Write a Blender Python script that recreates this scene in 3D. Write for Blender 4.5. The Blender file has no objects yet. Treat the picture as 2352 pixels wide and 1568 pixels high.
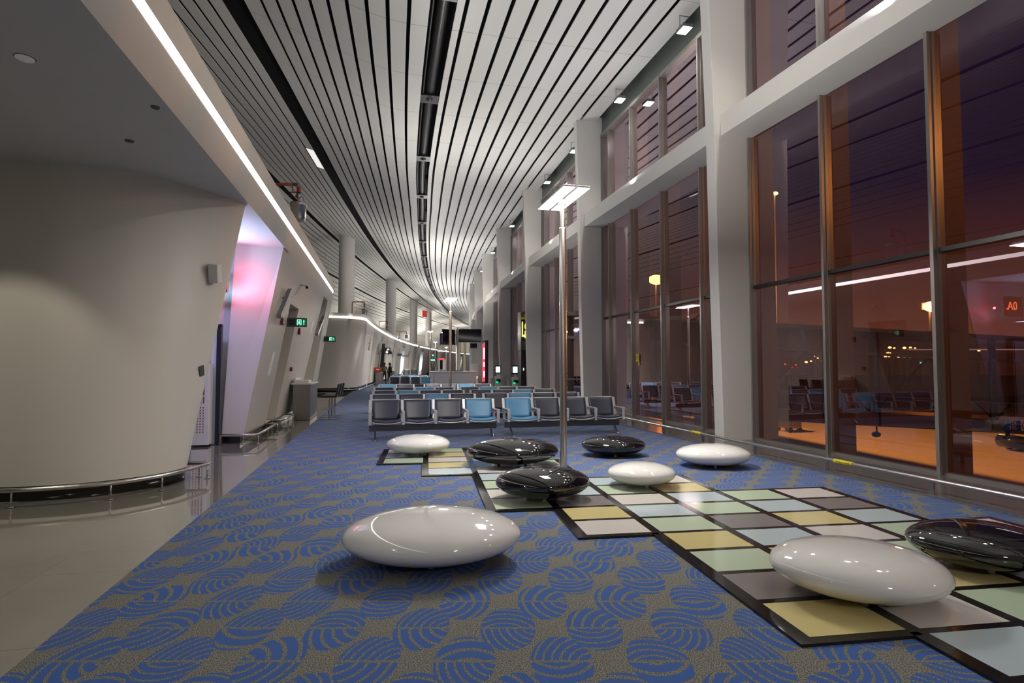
import bpy, bmesh, math, random
from mathutils import Vector, Matrix
random.seed(7)
SC = bpy.context.scene
COL = SC.collection
PI = math.pi
sin, cos = math.sin, math.cos

# ------------------------------------------------------------------ plan frames
# arc frame: s runs along the curved concourse, o runs across it to the right
ARC_R, ARC_A = 345.0, 0.275
ARC_X, ARC_Y = ARC_R * cos(ARC_A), ARC_R * sin(ARC_A)
def P(s, o, z=0.0):
    a = ARC_A - s / ARC_R
    return Vector((ARC_X - (ARC_R - o) * cos(a), ARC_Y - (ARC_R - o) * sin(a), z))
def heading(s): return ARC_A - s / ARC_R
def SO(x, y):
    dx, dy = ARC_X - x, ARC_Y - y
    return ((ARC_A - math.atan2(dy, dx)) * ARC_R, ARC_R - math.hypot(dx, dy))
# gate-wall frame: a runs along the wall, b across it
GB = math.atan(0.2274)
def A(a, b, z=0.0):
    return Vector((-a * sin(GB) + b * cos(GB), a * cos(GB) + b * sin(GB), z))
WB0, WSL = -2.65, 0.157                      # leaning gate wall: b = WB0 + WSL*z
def W(a, z, out=0.0): return A(a, WB0 + WSL * z + out, z)

# ------------------------------------------------------------------ materials
def lin(c):
    return tuple((v / 12.92 if v <= 0.04045 else ((v + 0.055) / 1.055) ** 2.4) for v in c)
def rgb(r, g, b): return lin((r / 255, g / 255, b / 255))
def mat(name, col, rough=0.5, metal=0.0, coat=0.0, spec=0.5, emit=0.0, ecol=None, var=0.05, scale=6.0, bump=0.0):
    m = bpy.data.materials.new(name); m.use_nodes = True
    nt = m.node_tree; b = nt.nodes['Principled BSDF']
    b.inputs['Roughness'].default_value = rough
    b.inputs['Metallic'].default_value = metal
    b.inputs['Coat Weight'].default_value = coat
    b.inputs['Coat Roughness'].default_value = 0.03
    b.inputs['Specular IOR Level'].default_value = spec
    c4 = (*col, 1)
    b.inputs['Base Color'].default_value = c4
    if emit:
        b.inputs['Emission Color'].default_value = (*(ecol or col), 1)
        b.inputs['Emission Strength'].default_value = emit
    if var or bump:
        tc = nt.nodes.new('ShaderNodeTexCoord'); nz = nt.nodes.new('ShaderNodeTexNoise')
        nz.inputs['Scale'].default_value = scale; nz.inputs['Detail'].default_value = 3
        nt.links.new(tc.outputs['Object'], nz.inputs['Vector'])
        if var:
            mx = nt.nodes.new('ShaderNodeMix'); mx.data_type = 'RGBA'
            mx.inputs['A'].default_value = (*[v * (1 - var) for v in col], 1)
            mx.inputs['B'].default_value = (*[min(1, v * (1 + var)) for v in col], 1)
            nt.links.new(nz.outputs['Fac'], mx.inputs['Factor'])
            nt.links.new(mx.outputs['Result'], b.inputs['Base Color'])
        if bump:
            bp = nt.nodes.new('ShaderNodeBump'); bp.inputs['Strength'].default_value = bump
            bp.inputs['Distance'].default_value = 0.01
            nt.links.new(nz.outputs['Fac'], bp.inputs['Height']); nt.links.new(bp.outputs['Normal'], b.inputs['Normal'])
    return m
def emis(name, col, strength):
    m = bpy.data.materials.new(name); m.use_nodes = True
    nt = m.node_tree; nt.nodes.clear()
    e = nt.nodes.new('ShaderNodeEmission'); o = nt.nodes.new('ShaderNodeOutputMaterial')
    e.inputs['Color'].default_value = (*col, 1); e.inputs['Strength'].default_value = strength
    nt.links.new(e.outputs[0], o.inputs['Surface'])
    return m
class X:                                    # tiny expression builder over Math nodes
    def __init__(s, nt, v): s.nt, s.v = nt, v
    def op(s, kind, *args, clamp=False):
        n = s.nt.nodes.new('ShaderNodeMath'); n.operation = kind; n.use_clamp = clamp
        for i, a in enumerate((s,) + args):
            a = a.v if isinstance(a, X) else a
            if isinstance(a, (int, float)): n.inputs[i].default_value = a
            else: s.nt.links.new(a, n.inputs[i])
        return X(s.nt, n.outputs[0])
    def __add__(s, o): return s.op('ADD', o)
    def __sub__(s, o): return s.op('SUBTRACT', o)
    def __mul__(s, o): return s.op('MULTIPLY', o)
    def __truediv__(s, o): return s.op('DIVIDE', o)
    def lt(s, o): return s.op('LESS_THAN', o)
    def gt(s, o): return s.op('GREATER_THAN', o)
    def abs(s): return s.op('ABSOLUTE')
    def pow(s, o): return s.op('POWER', o)
    def max(s, o): return s.op('MAXIMUM', o)
    def min(s, o): return s.op('MINIMUM', o)
    def round(s): return s.op('ROUND')
    def fract(s): return s.op('FRACT')
    def sqrt(s): return s.op('SQRT')

M = {}
M['wall'] = mat('white_wall_paint', (0.60, 0.57, 0.515), 0.45, var=0.015, scale=0.6)
M['soffit'] = mat('grey_soffit_paint', (0.62, 0.62, 0.60), 0.6, var=0.02)
M['column'] = mat('column_paint', (0.80, 0.785, 0.76), 0.5, var=0.012, scale=0.8)
M['black'] = mat('black_void', (0.006, 0.006, 0.007), 0.7)
M['blackgloss'] = mat('black_kick_plate', (0.012, 0.011, 0.010), 0.12)
M['duct'] = mat('dark_duct_metal', (0.05, 0.05, 0.052), 0.35, metal=0.6)
M['steel'] = mat('brushed_steel', (0.62, 0.60, 0.57), 0.26, metal=1.0, scale=40)
M['steeldark'] = mat('dark_brushed_steel', (0.34, 0.325, 0.31), 0.36, metal=1.0, scale=30)
M['chrome'] = mat('polished_steel', (0.80, 0.78, 0.74), 0.12, metal=1.0)
M['mullion'] = mat('bronze_grey_aluminium', (0.36, 0.35, 0.33), 0.30, metal=0.6)
M['fin'] = mat('orange_lit_fin', (0.34, 0.19, 0.085), 0.5, metal=0.2)  # orange light from outside put into the colour of the fins
M['transom'] = mat('black_transom', (0.02, 0.02, 0.02), 0.3)
M['header'] = mat('grey_green_header', (0.16, 0.18, 0.17), 0.4)
M['sill'] = mat('grey_sill_panel', (0.17, 0.17, 0.165), 0.18)
M['pebw'] = mat('white_gloss_fibreglass', (0.87, 0.86, 0.84), 0.06, coat=1.0, var=0.0)
M['pebb'] = mat('black_gloss_fibreglass', (0.006, 0.006, 0.007), 0.035, coat=1.0, var=0.0)
M['foot'] = mat('cream_rubber_foot', (0.72, 0.66, 0.52), 0.5)
M['matframe'] = mat('black_mat_border', (0.016, 0.014, 0.013), 0.09)
for k, c in dict(Y=(0.62, 0.53, 0.25), G=(0.50, 0.60, 0.45), B=(0.47, 0.56, 0.60), K=(0.64, 0.60, 0.57), D=(0.22, 0.20, 0.20)).items():
    M['tile' + k] = mat('mat_tile_' + dict(Y='yellow', G='green', B='blue', K='pale_pink', D='grey')[k], c, 0.10, var=0.02, scale=2)
M['seatdark'] = mat('slate_vinyl', (0.040, 0.044, 0.072), 0.42)
M['seatblue'] = mat('sky_blue_vinyl', (0.085, 0.27, 0.47), 0.42)
M['seatframe'] = mat('silver_grey_frame', (0.52, 0.52, 0.53), 0.35, metal=0.35)
M['beamgrey'] = mat('charcoal_seat_beam', (0.15, 0.145, 0.14), 0.4, metal=0.3)
M['blackplastic'] = mat('black_plastic', (0.012, 0.012, 0.013), 0.4)
M['screen'] = mat('dark_screen_glass', (0.008, 0.008, 0.016), 0.08)
M['white'] = mat('white_plastic', (0.72, 0.71, 0.69), 0.4)
M['red'] = mat('red_paint', (0.42, 0.035, 0.02), 0.4)
M['darkred'] = mat('dark_red_plastic', (0.22, 0.012, 0.012), 0.4)
M['pipered'] = mat('rust_red_pipe_paint', (0.36, 0.07, 0.035), 0.4)
M['yellow'] = mat('yellow_tape', (0.75, 0.62, 0.03), 0.45)
M['ink'] = mat('dark_ink', (0.05, 0.045, 0.01), 0.5)
M['darkframe'] = mat('dark_blue_door_frame', (0.022, 0.026, 0.04), 0.3, metal=0.3)
M['led'] = emis('led_strip_white', (1.0, 0.97, 0.93), 7.0)
M['lamphead'] = emis('lamp_panel_white', (1.0, 0.98, 0.94), 4.0)
M['flood'] = emis('floodlight_lens', (1.0, 0.97, 0.92), 25.0)
M['green'] = emis('exit_green', (0.02, 0.9, 0.45), 0.30)
M['greenlit'] = emis('exit_symbol', (0.25, 1.0, 0.62), 1.6)
M['greenback'] = mat('exit_board_green', (0.004, 0.085, 0.03), 0.3, emit=0.35, ecol=(0.0, 0.16, 0.06))
M['signgrey'] = mat('grey_sign_housing', (0.085, 0.09, 0.08), 0.25)
M['redled'] = emis('red_led_digits', (1.0, 0.16, 0.05), 12.0)
M['neon'] = emis('yellow_neon', (1.0, 0.85, 0.10), 3.2)
M['kioskscreen'] = emis('kiosk_screen', (0.62, 0.86, 1.0), 2.0)
M['kioskgreen'] = emis('kiosk_green_glow', (0.0, 0.9, 0.35), 0.8)
M['adred'] = emis('advert_red', (1.0, 0.08, 0.12), 0.9)
M['adwhite'] = emis('advert_white', (1.0, 0.75, 0.95), 1.8)
M['sodium'] = emis('sodium_bulb', (1.0, 0.58, 0.16), 14.0)
M['lampfar'] = emis('distant_lamp', (1.0, 0.68, 0.30), 42.0)
M['lampred'] = emis('red_beacon', (1.0, 0.03, 0.02), 40.0)
M['lampgreen'] = emis('green_beacon', (0.02, 1.0, 0.3), 26.0)
M['apron'] = mat('apron_concrete', (0.36, 0.34, 0.31), 0.75, var=0.12, scale=0.05)
M['bridge'] = mat('bridge_cladding', (0.42, 0.36, 0.32), 0.5)
M['bridgesteel'] = mat('bridge_steel', (0.30, 0.29, 0.27), 0.45, metal=0.4)
M['signblue'] = mat('stand_sign_blue', (0.02, 0.05, 0.30), 0.4, emit=0.04)
M['signwhite'] = mat('stand_sign_white', (0.75, 0.74, 0.72), 0.4, emit=0.06)
M['skin'] = mat('skin', (0.42, 0.24, 0.16), 0.5)
M['hair'] = mat('black_hair', (0.012, 0.010, 0.009), 0.6)
M['suit'] = mat('dark_suit_cloth', (0.012, 0.012, 0.016), 0.8)
M['vest'] = mat('olive_yellow_vest', (0.16, 0.17, 0.03), 0.7)
M['tyre'] = mat('black_tyre_rubber', (0.015, 0.015, 0.016), 0.7)
M['vault'] = mat('white_vault_panels', (0.78, 0.77, 0.75), 0.5)
M['poleyellow'] = mat('cream_pillar_paint', (0.62, 0.58, 0.40), 0.5)
M['shine'] = emis('lit_panel', (1.0, 0.97, 0.92), 0.75)
M['recesslamp'] = emis('recess_lamp_blue_white', (0.62, 0.78, 1.0), 6.0)
M['lampface'] = mat('wall_lamp_diffuser', (0.36, 0.44, 0.56), 0.25, emit=0.06)
M['stone'] = None

def glass_mat(name, tint, refl, base, gain, power, cap=0.85, rough=0.0):
    m = bpy.data.materials.new(name); m.use_nodes = True
    nt = m.node_tree; nt.nodes.clear()
    o = nt.nodes.new('ShaderNodeOutputMaterial'); mx = nt.nodes.new('ShaderNodeMixShader')
    t = nt.nodes.new('ShaderNodeBsdfTransparent'); t.inputs['Color'].default_value = (*tint, 1)
    g = nt.nodes.new('ShaderNodeBsdfGlossy'); g.inputs['Color'].default_value = (*refl, 1); g.inputs['Roughness'].default_value = rough
    lw = nt.nodes.new('ShaderNodeLayerWeight'); lw.inputs['Blend'].default_value = 0.5
    f = (X(nt, lw.outputs['Facing']).pow(power) * gain + base).min(cap)
    nt.links.new(f.v, mx.inputs[0]); nt.links.new(t.outputs[0], mx.inputs[1]); nt.links.new(g.outputs[0], mx.inputs[2])
    nt.links.new(mx.outputs[0], o.inputs['Surface'])
    return m
M['glass'] = glass_mat('bronze_coated_glass', (0.60, 0.40, 0.34), (0.95, 0.80, 0.88), 0.02, 1.9, 2.2)
M['bridgeglass'] = glass_mat('bridge_glass', (0.40, 0.33, 0.30), (0.9, 0.9, 0.9), 0.05, 0.6, 3.0)

def stone_mat():
    m = mat('polished_stone_floor', (0.40, 0.375, 0.335), 0.06, coat=0.7, var=0.0)
    nt = m.node_tree; b = nt.nodes['Principled BSDF']
    tc = nt.nodes.new('ShaderNodeTexCoord'); mp = nt.nodes.new('ShaderNodeMapping')
    mp.inputs['Rotation'].default_value = (0, 0, -GB)
    nt.links.new(tc.outputs['Object'], mp.inputs['Vector'])
    sp = nt.nodes.new('ShaderNodeSeparateXYZ'); nt.links.new(mp.outputs[0], sp.inputs[0])
    x = X(nt, sp.outputs[0]); y = X(nt, sp.outputs[1])
    seam = ((x / 1.2).fract() - 0.5).abs().gt(0.4975).max(((y / 1.2).fract() - 0.5).abs().gt(0.4975))
    nz = nt.nodes.new('ShaderNodeTexNoise'); nz.inputs['Scale'].default_value = 2.2; nz.inputs['Detail'].default_value = 6
    nt.links.new(mp.outputs[0], nz.inputs['Vector'])
    cr = nt.nodes.new('ShaderNodeValToRGB')
    cr.color_ramp.elements[0].color = (0.215, 0.20, 0.172, 1); cr.color_ramp.elements[1].color = (0.275, 0.256, 0.222, 1)
    nt.links.new(nz.outputs['Fac'], cr.inputs[0])
    mx = nt.nodes.new('ShaderNodeMix'); mx.data_type = 'RGBA'
    mx.inputs['B'].default_value = (0.15, 0.14, 0.12, 1)
    nt.links.new(seam.v, mx.inputs['Factor']); nt.links.new(cr.outputs[0], mx.inputs['A'])
    nt.links.new(mx.outputs['Result'], b.inputs['Base Color'])
    return m
M['stone'] = stone_mat()

def carpet_mat():
    m = bpy.data.materials.new('blue_shell_carpet'); m.use_nodes = True
    nt = m.node_tree; b = nt.nodes['Principled BSDF']
    b.inputs['Roughness'].default_value = 0.95; b.inputs['Specular IOR Level'].default_value = 0.12
    tc = nt.nodes.new('ShaderNodeTexCoord'); sp = nt.nodes.new('ShaderNodeSeparateXYZ')
    nt.links.new(tc.outputs['Object'], sp.inputs[0])
    x = X(nt, sp.outputs[0]); y = X(nt, sp.outputs[1])
    PX, PY, SK = 0.494, 0.37, -0.277
    def layer(par):
        r = ((y / PY - par) / 2.0).round() * 2.0 + par          # row number of this layer's shells
        lx0 = x - r * SK
        c = (lx0 / PX).round()
        lx = lx0 - c * PX
        ly = y - r * PY
        inside = ((lx / 0.158).abs().pow(2.3) + (ly / 0.262).abs().pow(2.0)).lt(1.0) * ly.abs().gt(0.011)
        up = ly.gt(0.0)
        cv = nt.nodes.new('ShaderNodeCombineXYZ')
        nt.links.new(c.v, cv.inputs[0]); nt.links.new((r * 2.0 + up).v, cv.inputs[1])
        wn = nt.nodes.new('ShaderNodeTexWhiteNoise'); wn.noise_dimensions = '3D'
        nt.links.new(cv.outputs[0], wn.inputs['Vector'])
        ss = nt.nodes.new('ShaderNodeSeparateColor'); nt.links.new(wn.outputs['Color'], ss.inputs[0])
        h1, h2, h3 = X(nt, ss.outputs[0]), X(nt, ss.outputs[1]), X(nt, ss.outputs[2])
        sgn = h2.gt(0.45) * 2.0 - 1.0
        flat = h3.gt(0.68)                                      # some halves carry flatter stripes
        cx = sgn * 0.155 * (flat * -0.85 + 1.0)
        cy = (up * 2.0 - 1.0) * (flat * -0.14 - 0.03)
        dx, dy = lx - cx, (ly - cy) * 0.72
        d = (dx * dx + dy * dy).sqrt()
        per = h1.gt(0.45) * 0.015 + h1.gt(0.75) * 0.016 + 0.043
        stripe = (d / per).fract().lt(0.70)
        return inside * stripe
    shell = layer(0.0).max(layer(1.0))
    nz = nt.nodes.new('ShaderNodeTexNoise'); nz.inputs['Scale'].default_value = 150.0; nz.inputs['Detail'].default_value = 2
    nt.links.new(tc.outputs['Object'], nz.inputs['Vector'])
    cr = nt.nodes.new('ShaderNodeValToRGB')
    e = cr.color_ramp.elements
    e[0].position = 0.34; e[0].color = (0.037, 0.037, 0.033, 1); e[1].position = 0.66; e[1].color = (0.32, 0.312, 0.275, 1)
    nt.links.new(nz.outputs['Fac'], cr.inputs[0])
    blue = nt.nodes.new('ShaderNodeMix'); blue.data_type = 'RGBA'
    blue.inputs['A'].default_value = (0.052, 0.110, 0.320, 1); blue.inputs['B'].default_value = (0.062, 0.130, 0.37, 1)
    nt.links.new(nz.outputs['Fac'], blue.inputs['Factor'])
    mx = nt.nodes.new('ShaderNodeMix'); mx.data_type = 'RGBA'
    nt.links.new(shell.v, mx.inputs['Factor']); nt.links.new(cr.outputs[0], mx.inputs['A']); nt.links.new(blue.outputs['Result'], mx.inputs['B'])
    nt.links.new(mx.outputs['Result'], b.inputs['Base Color'])
    bp = nt.nodes.new('ShaderNodeBump'); bp.inputs['Strength'].default_value = 0.35; bp.inputs['Distance'].default_value = 0.004
    nt.links.new(nz.outputs['Fac'], bp.inputs['Height']); nt.links.new(bp.outputs['Normal'], b.inputs['Normal'])
    return m
M['carpet'] = carpet_mat()

def slat_mat():
    m = mat('white_ceiling_slat', (0.72, 0.72, 0.71), 0.42, var=0.0)
    nt = m.node_tree; b = nt.nodes['Principled BSDF']
    uv = nt.nodes.new('ShaderNodeUVMap'); sp = nt.nodes.new('ShaderNodeSeparateXYZ'); nt.links.new(uv.outputs[0], sp.inputs[0])
    u = X(nt, sp.outputs[0])
    seam = (u / 2.4).fract().lt(0.006)
    mx = nt.nodes.new('ShaderNodeMix'); mx.data_type = 'RGBA'
    mx.inputs['A'].default_value = (0.72, 0.72, 0.71, 1); mx.inputs['B'].default_value = (0.30, 0.29, 0.28, 1)
    nt.links.new(seam.v, mx.inputs['Factor']); nt.links.new(mx.outputs['Result'], b.inputs['Base Color'])
    return m
M['slat'] = slat_mat()
def vault_mat():
    m = mat('white_vault_cladding', (0.78, 0.77, 0.75), 0.5, var=0.0)
    nt = m.node_tree; b = nt.nodes['Principled BSDF']
    tc = nt.nodes.new('ShaderNodeTexCoord'); sp = nt.nodes.new('ShaderNodeSeparateXYZ'); nt.links.new(tc.outputs['Object'], sp.inputs[0])
    x, y, z = (X(nt, sp.outputs[i]) for i in range(3))
    seam = ((z * 0.55 - y * 0.06).fract().lt(0.05)).max((y * 0.05 + z * 0.12).fract().lt(0.03))
    mx = nt.nodes.new('ShaderNodeMix'); mx.data_type = 'RGBA'
    mx.inputs['A'].default_value = (0.78, 0.77, 0.75, 1); mx.inputs['B'].default_value = (0.09, 0.09, 0.09, 1)
    nt.links.new(seam.v, mx.inputs['Factor']); nt.links.new(mx.outputs['Result'], b.inputs['Base Color'])
    return m
M['vault'] = vault_mat()

# ------------------------------------------------------------------ mesh helpers
class MB:
    def __init__(s): s.v, s.f, s.m, s.sm, s.uv = [], [], [], [], {}
    def face(s, pts, mi=0, smooth=False):
        b = len(s.v); s.v += [tuple(p) for p in pts]
        s.f.append(tuple(range(b, b + len(pts)))); s.m.append(mi); s.sm.append(smooth); return s
    def grid(s, rows, mi=0, smooth=True, close=False):
        b = len(s.v); n = len(rows[0])
        for r in rows: s.v += [tuple(p) for p in r]
        for i in range(len(rows) - 1):
            for j in range(n if close else n - 1):
                k = (j + 1) % n
                s.f.append((b + i * n + j, b + i * n + k, b + (i + 1) * n + k, b + (i + 1) * n + j)); s.m.append(mi); s.sm.append(smooth)
        return s
    def hexa(s, q0, q1, mi=0):              # two quads (bottom, top) joined
        b = len(s.v); s.v += [tuple(p) for p in q0] + [tuple(p) for p in q1]
        n = len(q0)
        s.f.append(tuple(b + i for i in reversed(range(n)))); s.f.append(tuple(b + n + i for i in range(n)))
        for i in range(n): s.f.append((b + i, b + (i + 1) % n, b + n + (i + 1) % n, b + n + i))
        s.m += [mi] * (n + 2); s.sm += [False] * (n + 2); return s
    def box(s, x0, x1, y0, y1, z0, z1, mi=0, mx=None):
        q0 = [Vector((x0, y0, z0)), Vector((x1, y0, z0)), Vector((x1, y1, z0)), Vector((x0, y1, z0))]
        q1 = [Vector((p.x, p.y, z1)) for p in q0]
        if mx is not None: q0 = [mx @ p for p in q0]; q1 = [mx @ p for p in q1]
        return s.hexa(q0, q1, mi)
    def tube(s, pts, r, n=10, mi=0, caps=True, closed=False):
        pts = [Vector(p) for p in pts]; rows = []
        up = Vector((0, 0, 1))
        for i, p in enumerate(pts):
            a = pts[max(i - 1, 0)]; c = pts[min(i + 1, len(pts) - 1)]
            t = (c - a).normalized()
            u = t.cross(up)
            if u.length < 0.05: u = t.cross(Vector((0, 1, 0)))
            u.normalize(); w = u.cross(t).normalized()
            rr = r[i] if isinstance(r, (list, tuple)) else r
            rows.append([p + u * rr * cos(2 * PI * k / n) + w * rr * sin(2 * PI * k / n) for k in range(n)])
        s.grid(rows, mi, True, close=True)
        if caps:
            s.face(list(reversed(rows[0])), mi); s.face(rows[-1], mi)
        return s
    def lathe(s, prof, n=24, mi=0, c=(0, 0, 0)):
        rows = [[(c[0] + r * cos(2 * PI * k / n), c[1] + r * sin(2 * PI * k / n), c[2] + z) for k in range(n)] for r, z in prof]
        return s.grid(rows, mi, True, close=True)
    def prism(s, poly, d, mi=0):            # polygon (list of 3D) extruded by vector d
        d = Vector(d); return s.hexa([Vector(p) for p in poly], [Vector(p) + d for p in poly], mi)
    def ball(s, c, r, n=16, mi=0, sc=(1, 1, 1)):
        rows = []
        for i in range(n // 2 + 1):
            t = PI * i / (n // 2)
            rows.append([(c[0] + r * sc[0] * sin(t) * cos(2 * PI * k / n), c[1] + r * sc[1] * sin(t) * sin(2 * PI * k / n), c[2] - r * sc[2] * cos(t)) for k in range(n)])
        return s.grid(rows, mi, True, close=True)
    def build(s, name, mats, parent=None, bevel=0.0, seg=2, weld=True):
        me = bpy.data.meshes.new(name)
        me.from_pydata(s.v, [], s.f)
        mats = mats if isinstance(mats, (list, tuple)) else [mats]
        for x in mats: me.materials.append(M[x] if isinstance(x, str) else x)
        for p, mi, sm in zip(me.polygons, s.m, s.sm): p.material_index = mi; p.use_smooth = sm
        if weld:
            bm = bmesh.new(); bm.from_mesh(me)
            bmesh.ops.remove_doubles(bm, verts=bm.verts, dist=1e-5)
            bmesh.ops.recalc_face_normals(bm, faces=bm.faces)
            bm.to_mesh(me); bm.free()
        o = bpy.data.objects.new(name, me); COL.objects.link(o)
        if parent: o.parent = parent
        if bevel:
            b = o.modifiers.new('bevel', 'BEVEL'); b.width = bevel; b.segments = seg; b.limit_method = 'ANGLE'; b.angle_limit = 0.6
            for p in me.polygons: p.use_smooth = True
            w = o.modifiers.new('wn', 'WEIGHTED_NORMAL'); w.keep_sharp = False
        return o
def tag(o, label, cat, group=None, kind=None):
    o['label'] = label; o['category'] = cat
    if group: o['group'] = group
    if kind: o['kind'] = kind
    return o
def struct(o):
    o['kind'] = 'structure'; return o
def thing(name, label, cat, loc=(0, 0, 0), rz=0.0, group=None):
    o = bpy.data.objects.new(name, None); COL.objects.link(o)
    o.location = loc; o.rotation_euler = (0, 0, rz); o.empty_display_size = 0.2
    return tag(o, label, cat, group)
def holder(name):                           # an Empty for a piece of the setting
    o = bpy.data.objects.new(name, None); COL.objects.link(o); o['kind'] = 'structure'; return o
def dup(root, loc=None, rz=None, label=None, group=None):
    r = root.copy(); COL.objects.link(r)
    if loc is not None: r.location = loc
    if rz is not None: r.rotation_euler = (0, 0, rz)
    if label: r['label'] = label
    if group: r['group'] = group
    for ch in list(root.children):
        c = ch.copy(); COL.objects.link(c); c.parent = r
        for g in ch.children:
            d = g.copy(); COL.objects.link(d); d.parent = c
    return r
def text_mesh(body, size, extrude=0.004, align='CENTER'):
    cu = bpy.data.curves.new('t', 'FONT'); cu.body = body; cu.size = size; cu.extrude = extrude
    cu.align_x = align; cu.align_y = 'CENTER'
    ob = bpy.data.objects.new('t', cu); COL.objects.link(ob)
    dg = bpy.context.evaluated_depsgraph_get(); dg.update()
    me = bpy.data.meshes.new_from_object(ob.evaluated_get(dg))
    bpy.data.objects.remove(ob); bpy.data.curves.remove(cu)
    return me
def text(name, body, size, m, parent, loc, rot, extrude=0.004):
    me = text_mesh(body, size, extrude); me.materials.clear(); me.materials.append(M[m])
    o = bpy.data.objects.new(name, me); COL.objects.link(o); o.parent = parent
    o.location = loc; o.rotation_euler = rot; return o
def light(name, kind, loc, energy, color, parent=None, rot=None, **kw):
    l = bpy.data.lights.new(name, kind); l.energy = energy; l.color = color
    for k, v in kw.items(): setattr(l, k, v)
    o = bpy.data.objects.new(name, l); COL.objects.link(o); o.location = loc
    if rot is not None: o.rotation_euler = rot
    if parent: o.parent = parent
    return o
def aim(d):
    return Vector(d).to_track_quat('-Z', 'Y').to_euler()
# ================================================================== THE SETTING
def srange(a, b, step):
    n = max(1, int(round((b - a) / step))); return [a + (b - a) * i / n for i in range(n + 1)]
S0, S1 = -14.0, 162.0

# floor: polished stone, carpet on top of it on the seating side
mb = MB(); rows = []
for s in srange(S0, S1, 4.0): rows.append([P(s, o, -0.006) for o in (-34, -12, -2, 7.75)])
mb.grid(rows, 0, False); struct(mb.build('floor', 'stone'))
mb = MB(); rows = []
for s in srange(-12, S1, 3.0):
    l = A(s, -1.78) if s < 31 else P(s - 0.2, -1.58 if s < 40 else -1.5)
    rows.append([Vector((l.x, l.y, 0)), P(s, 6.39, 0)])
top = rows
mb.grid(top, 0, False)
mb.grid([[r[0] + Vector((0, 0, -0.006)), r[0]] for r in top], 0, False)
struct(mb.build('floor_carpet', 'carpet'))

# outside apron, four metres below
mb = MB(); mb.grid([[(x, y, -4.0) for x in (-60, 40, 140, 300)] for y in (-60, 20, 80, 160, 330)], 0, False)
struct(mb.build('ground_apron', 'apron'))

# ---------------------------------------------------------------- ceiling
def curve(ks, s):
    v = ks[-1][1]
    if s <= ks[0][0]: return ks[0][1]
    for (a, x), (b, y) in zip(ks, ks[1:]):
        if s <= b: v = x + (y - x) * (s - a) / (b - a); break
    return v
def drift(s, o0):                            # the slats fan out a little along the curve
    ka = [(11, 0), (19, .15), (24.5, .28), (30, .5), (40, .72), (50, .9), (66, 1.2), (77, 1.45), (110, 1.9), (162, 2.2)]
    kb = [(12, 0), (15.5, .32), (19.7, .76), (25.4, 1.25), (31, 1.6), (38, 1.98), (50, 2.55), (66, 3.2), (77, 3.6), (110, 4.3), (162, 5.0)]
    t = max(0.0, (7.40 - o0) / 5.6); fa, fb = curve(ka, s), curve(kb, s)
    return fa * t if t <= 1 else fa + (fb - fa) * min(2.0, (t - 1) / 0.95)
def ceil_profile():                          # across the hall: (o, z, tilt) by arc length from the window edge
    pr = [(7.40, 9.74)]; o, z = 7.40, 9.74
    while o > -22:
        t = min(1.0, max(0.0, (1.2 - o) / 1.6)); ang = math.radians(18.0) * t
        if o < -2.8: ang = math.radians(max(11.0, 18.0 - 4.0 * (-2.8 - o)))
        if o < -7.5: ang = math.radians(11.0 - 4.0 * (-7.5 - o))
        ang = max(ang, math.radians(-48))
        o -= 0.05 * cos(ang); z += 0.05 * sin(ang); pr.append((o, z))
    return pr
PROF = ceil_profile()
def pz(o):                                   # height of the ceiling profile at o
    for (a, za), (b, zb) in zip(PROF, PROF[1:]):
        if b <= o <= a: return za + (zb - za) * (a - o) / (a - b)
    return PROF[0][1] if o > 7.4 else PROF[-1][1]
def walk(o, d):                              # step d leftwards along the profile
    i = min(range(len(PROF)), key=lambda k: abs(PROF[k][0] - o))
    return PROF[min(len(PROF) - 1, i + int(round(d / 0.05)))][0]
slats = []                                   # (right edge, left edge) in o
edges = [7.40, 6.84, 6.31, 5.79, 5.27, 4.75, 4.24, 3.72, 3.21, 2.68, 2.19]
G = 0.095
for a, b in zip(edges, edges[1:]): slats.append((a - (0 if a == 7.40 else G / 2), b + G / 2))
slats.append((2.19 - G / 2, 1.97))
o = 1.36
GAPL = 0.095
def run(o, n, w):
    for k in range(n):
        e = walk(o, w); slats.append((o, e + GAPL if k < n - 1 else e)); o = e
    return o
o = run(o, 10, 0.515); BAND1 = o
PANEL = len(slats)
o = run(walk(o, 0.75), 9, 0.5); BAND3 = o
o = run(walk(o, 0.45), 9, 0.5); BAND4 = o
o = run(walk(o, 0.30), 6, 0.7); o = run(walk(o, 0.05), 6, 2.2)
ss = [s for s in srange(S0, 60, 2.0)] + srange(63, S1, 3.0)
mb = MB(); uvs = []
def strip(mb, rows):
    mb.grid(rows, 0, False)
for (r, l) in slats:
    zr, zl = pz(r), pz(l)
    rows = []
    for s in ss:
        rr, ll = r + drift(s, r), l + drift(s, l)
        rows.append([P(s, rr, zr + 0.03), P(s, rr, zr), P(s, ll, zl), P(s, ll, zl + 0.03)])
    mb.grid(rows, 0, False)
cei = mb.build('ceiling', 'slat', weld=False)
uvl = cei.data.uv_layers.new(name='UVMap')
for lp in cei.data.loops:
    v = cei.data.vertices[lp.vertex_index].co
    uvl.data[lp.index].uv = (SO(v.x, v.y)[0] + 20.0, 0.0)
for p in cei.data.polygons: p.use_smooth = False
struct(cei)
# dark plenum above the slats
mb = MB(); rows = []
for s in srange(S0, S1, 4.0):
    rows.append([P(s, 7.40, 9.85), P(s, 7.40, 10.4)] + [P(s, oo + drift(s, oo), pz(oo) + 0.62) for oo in (5, 2, 0, -3, -6, -10, -15, -21)])
mb.grid(rows, 0, False)
struct(mb.build('ceiling_plenum', 'black'))
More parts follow.
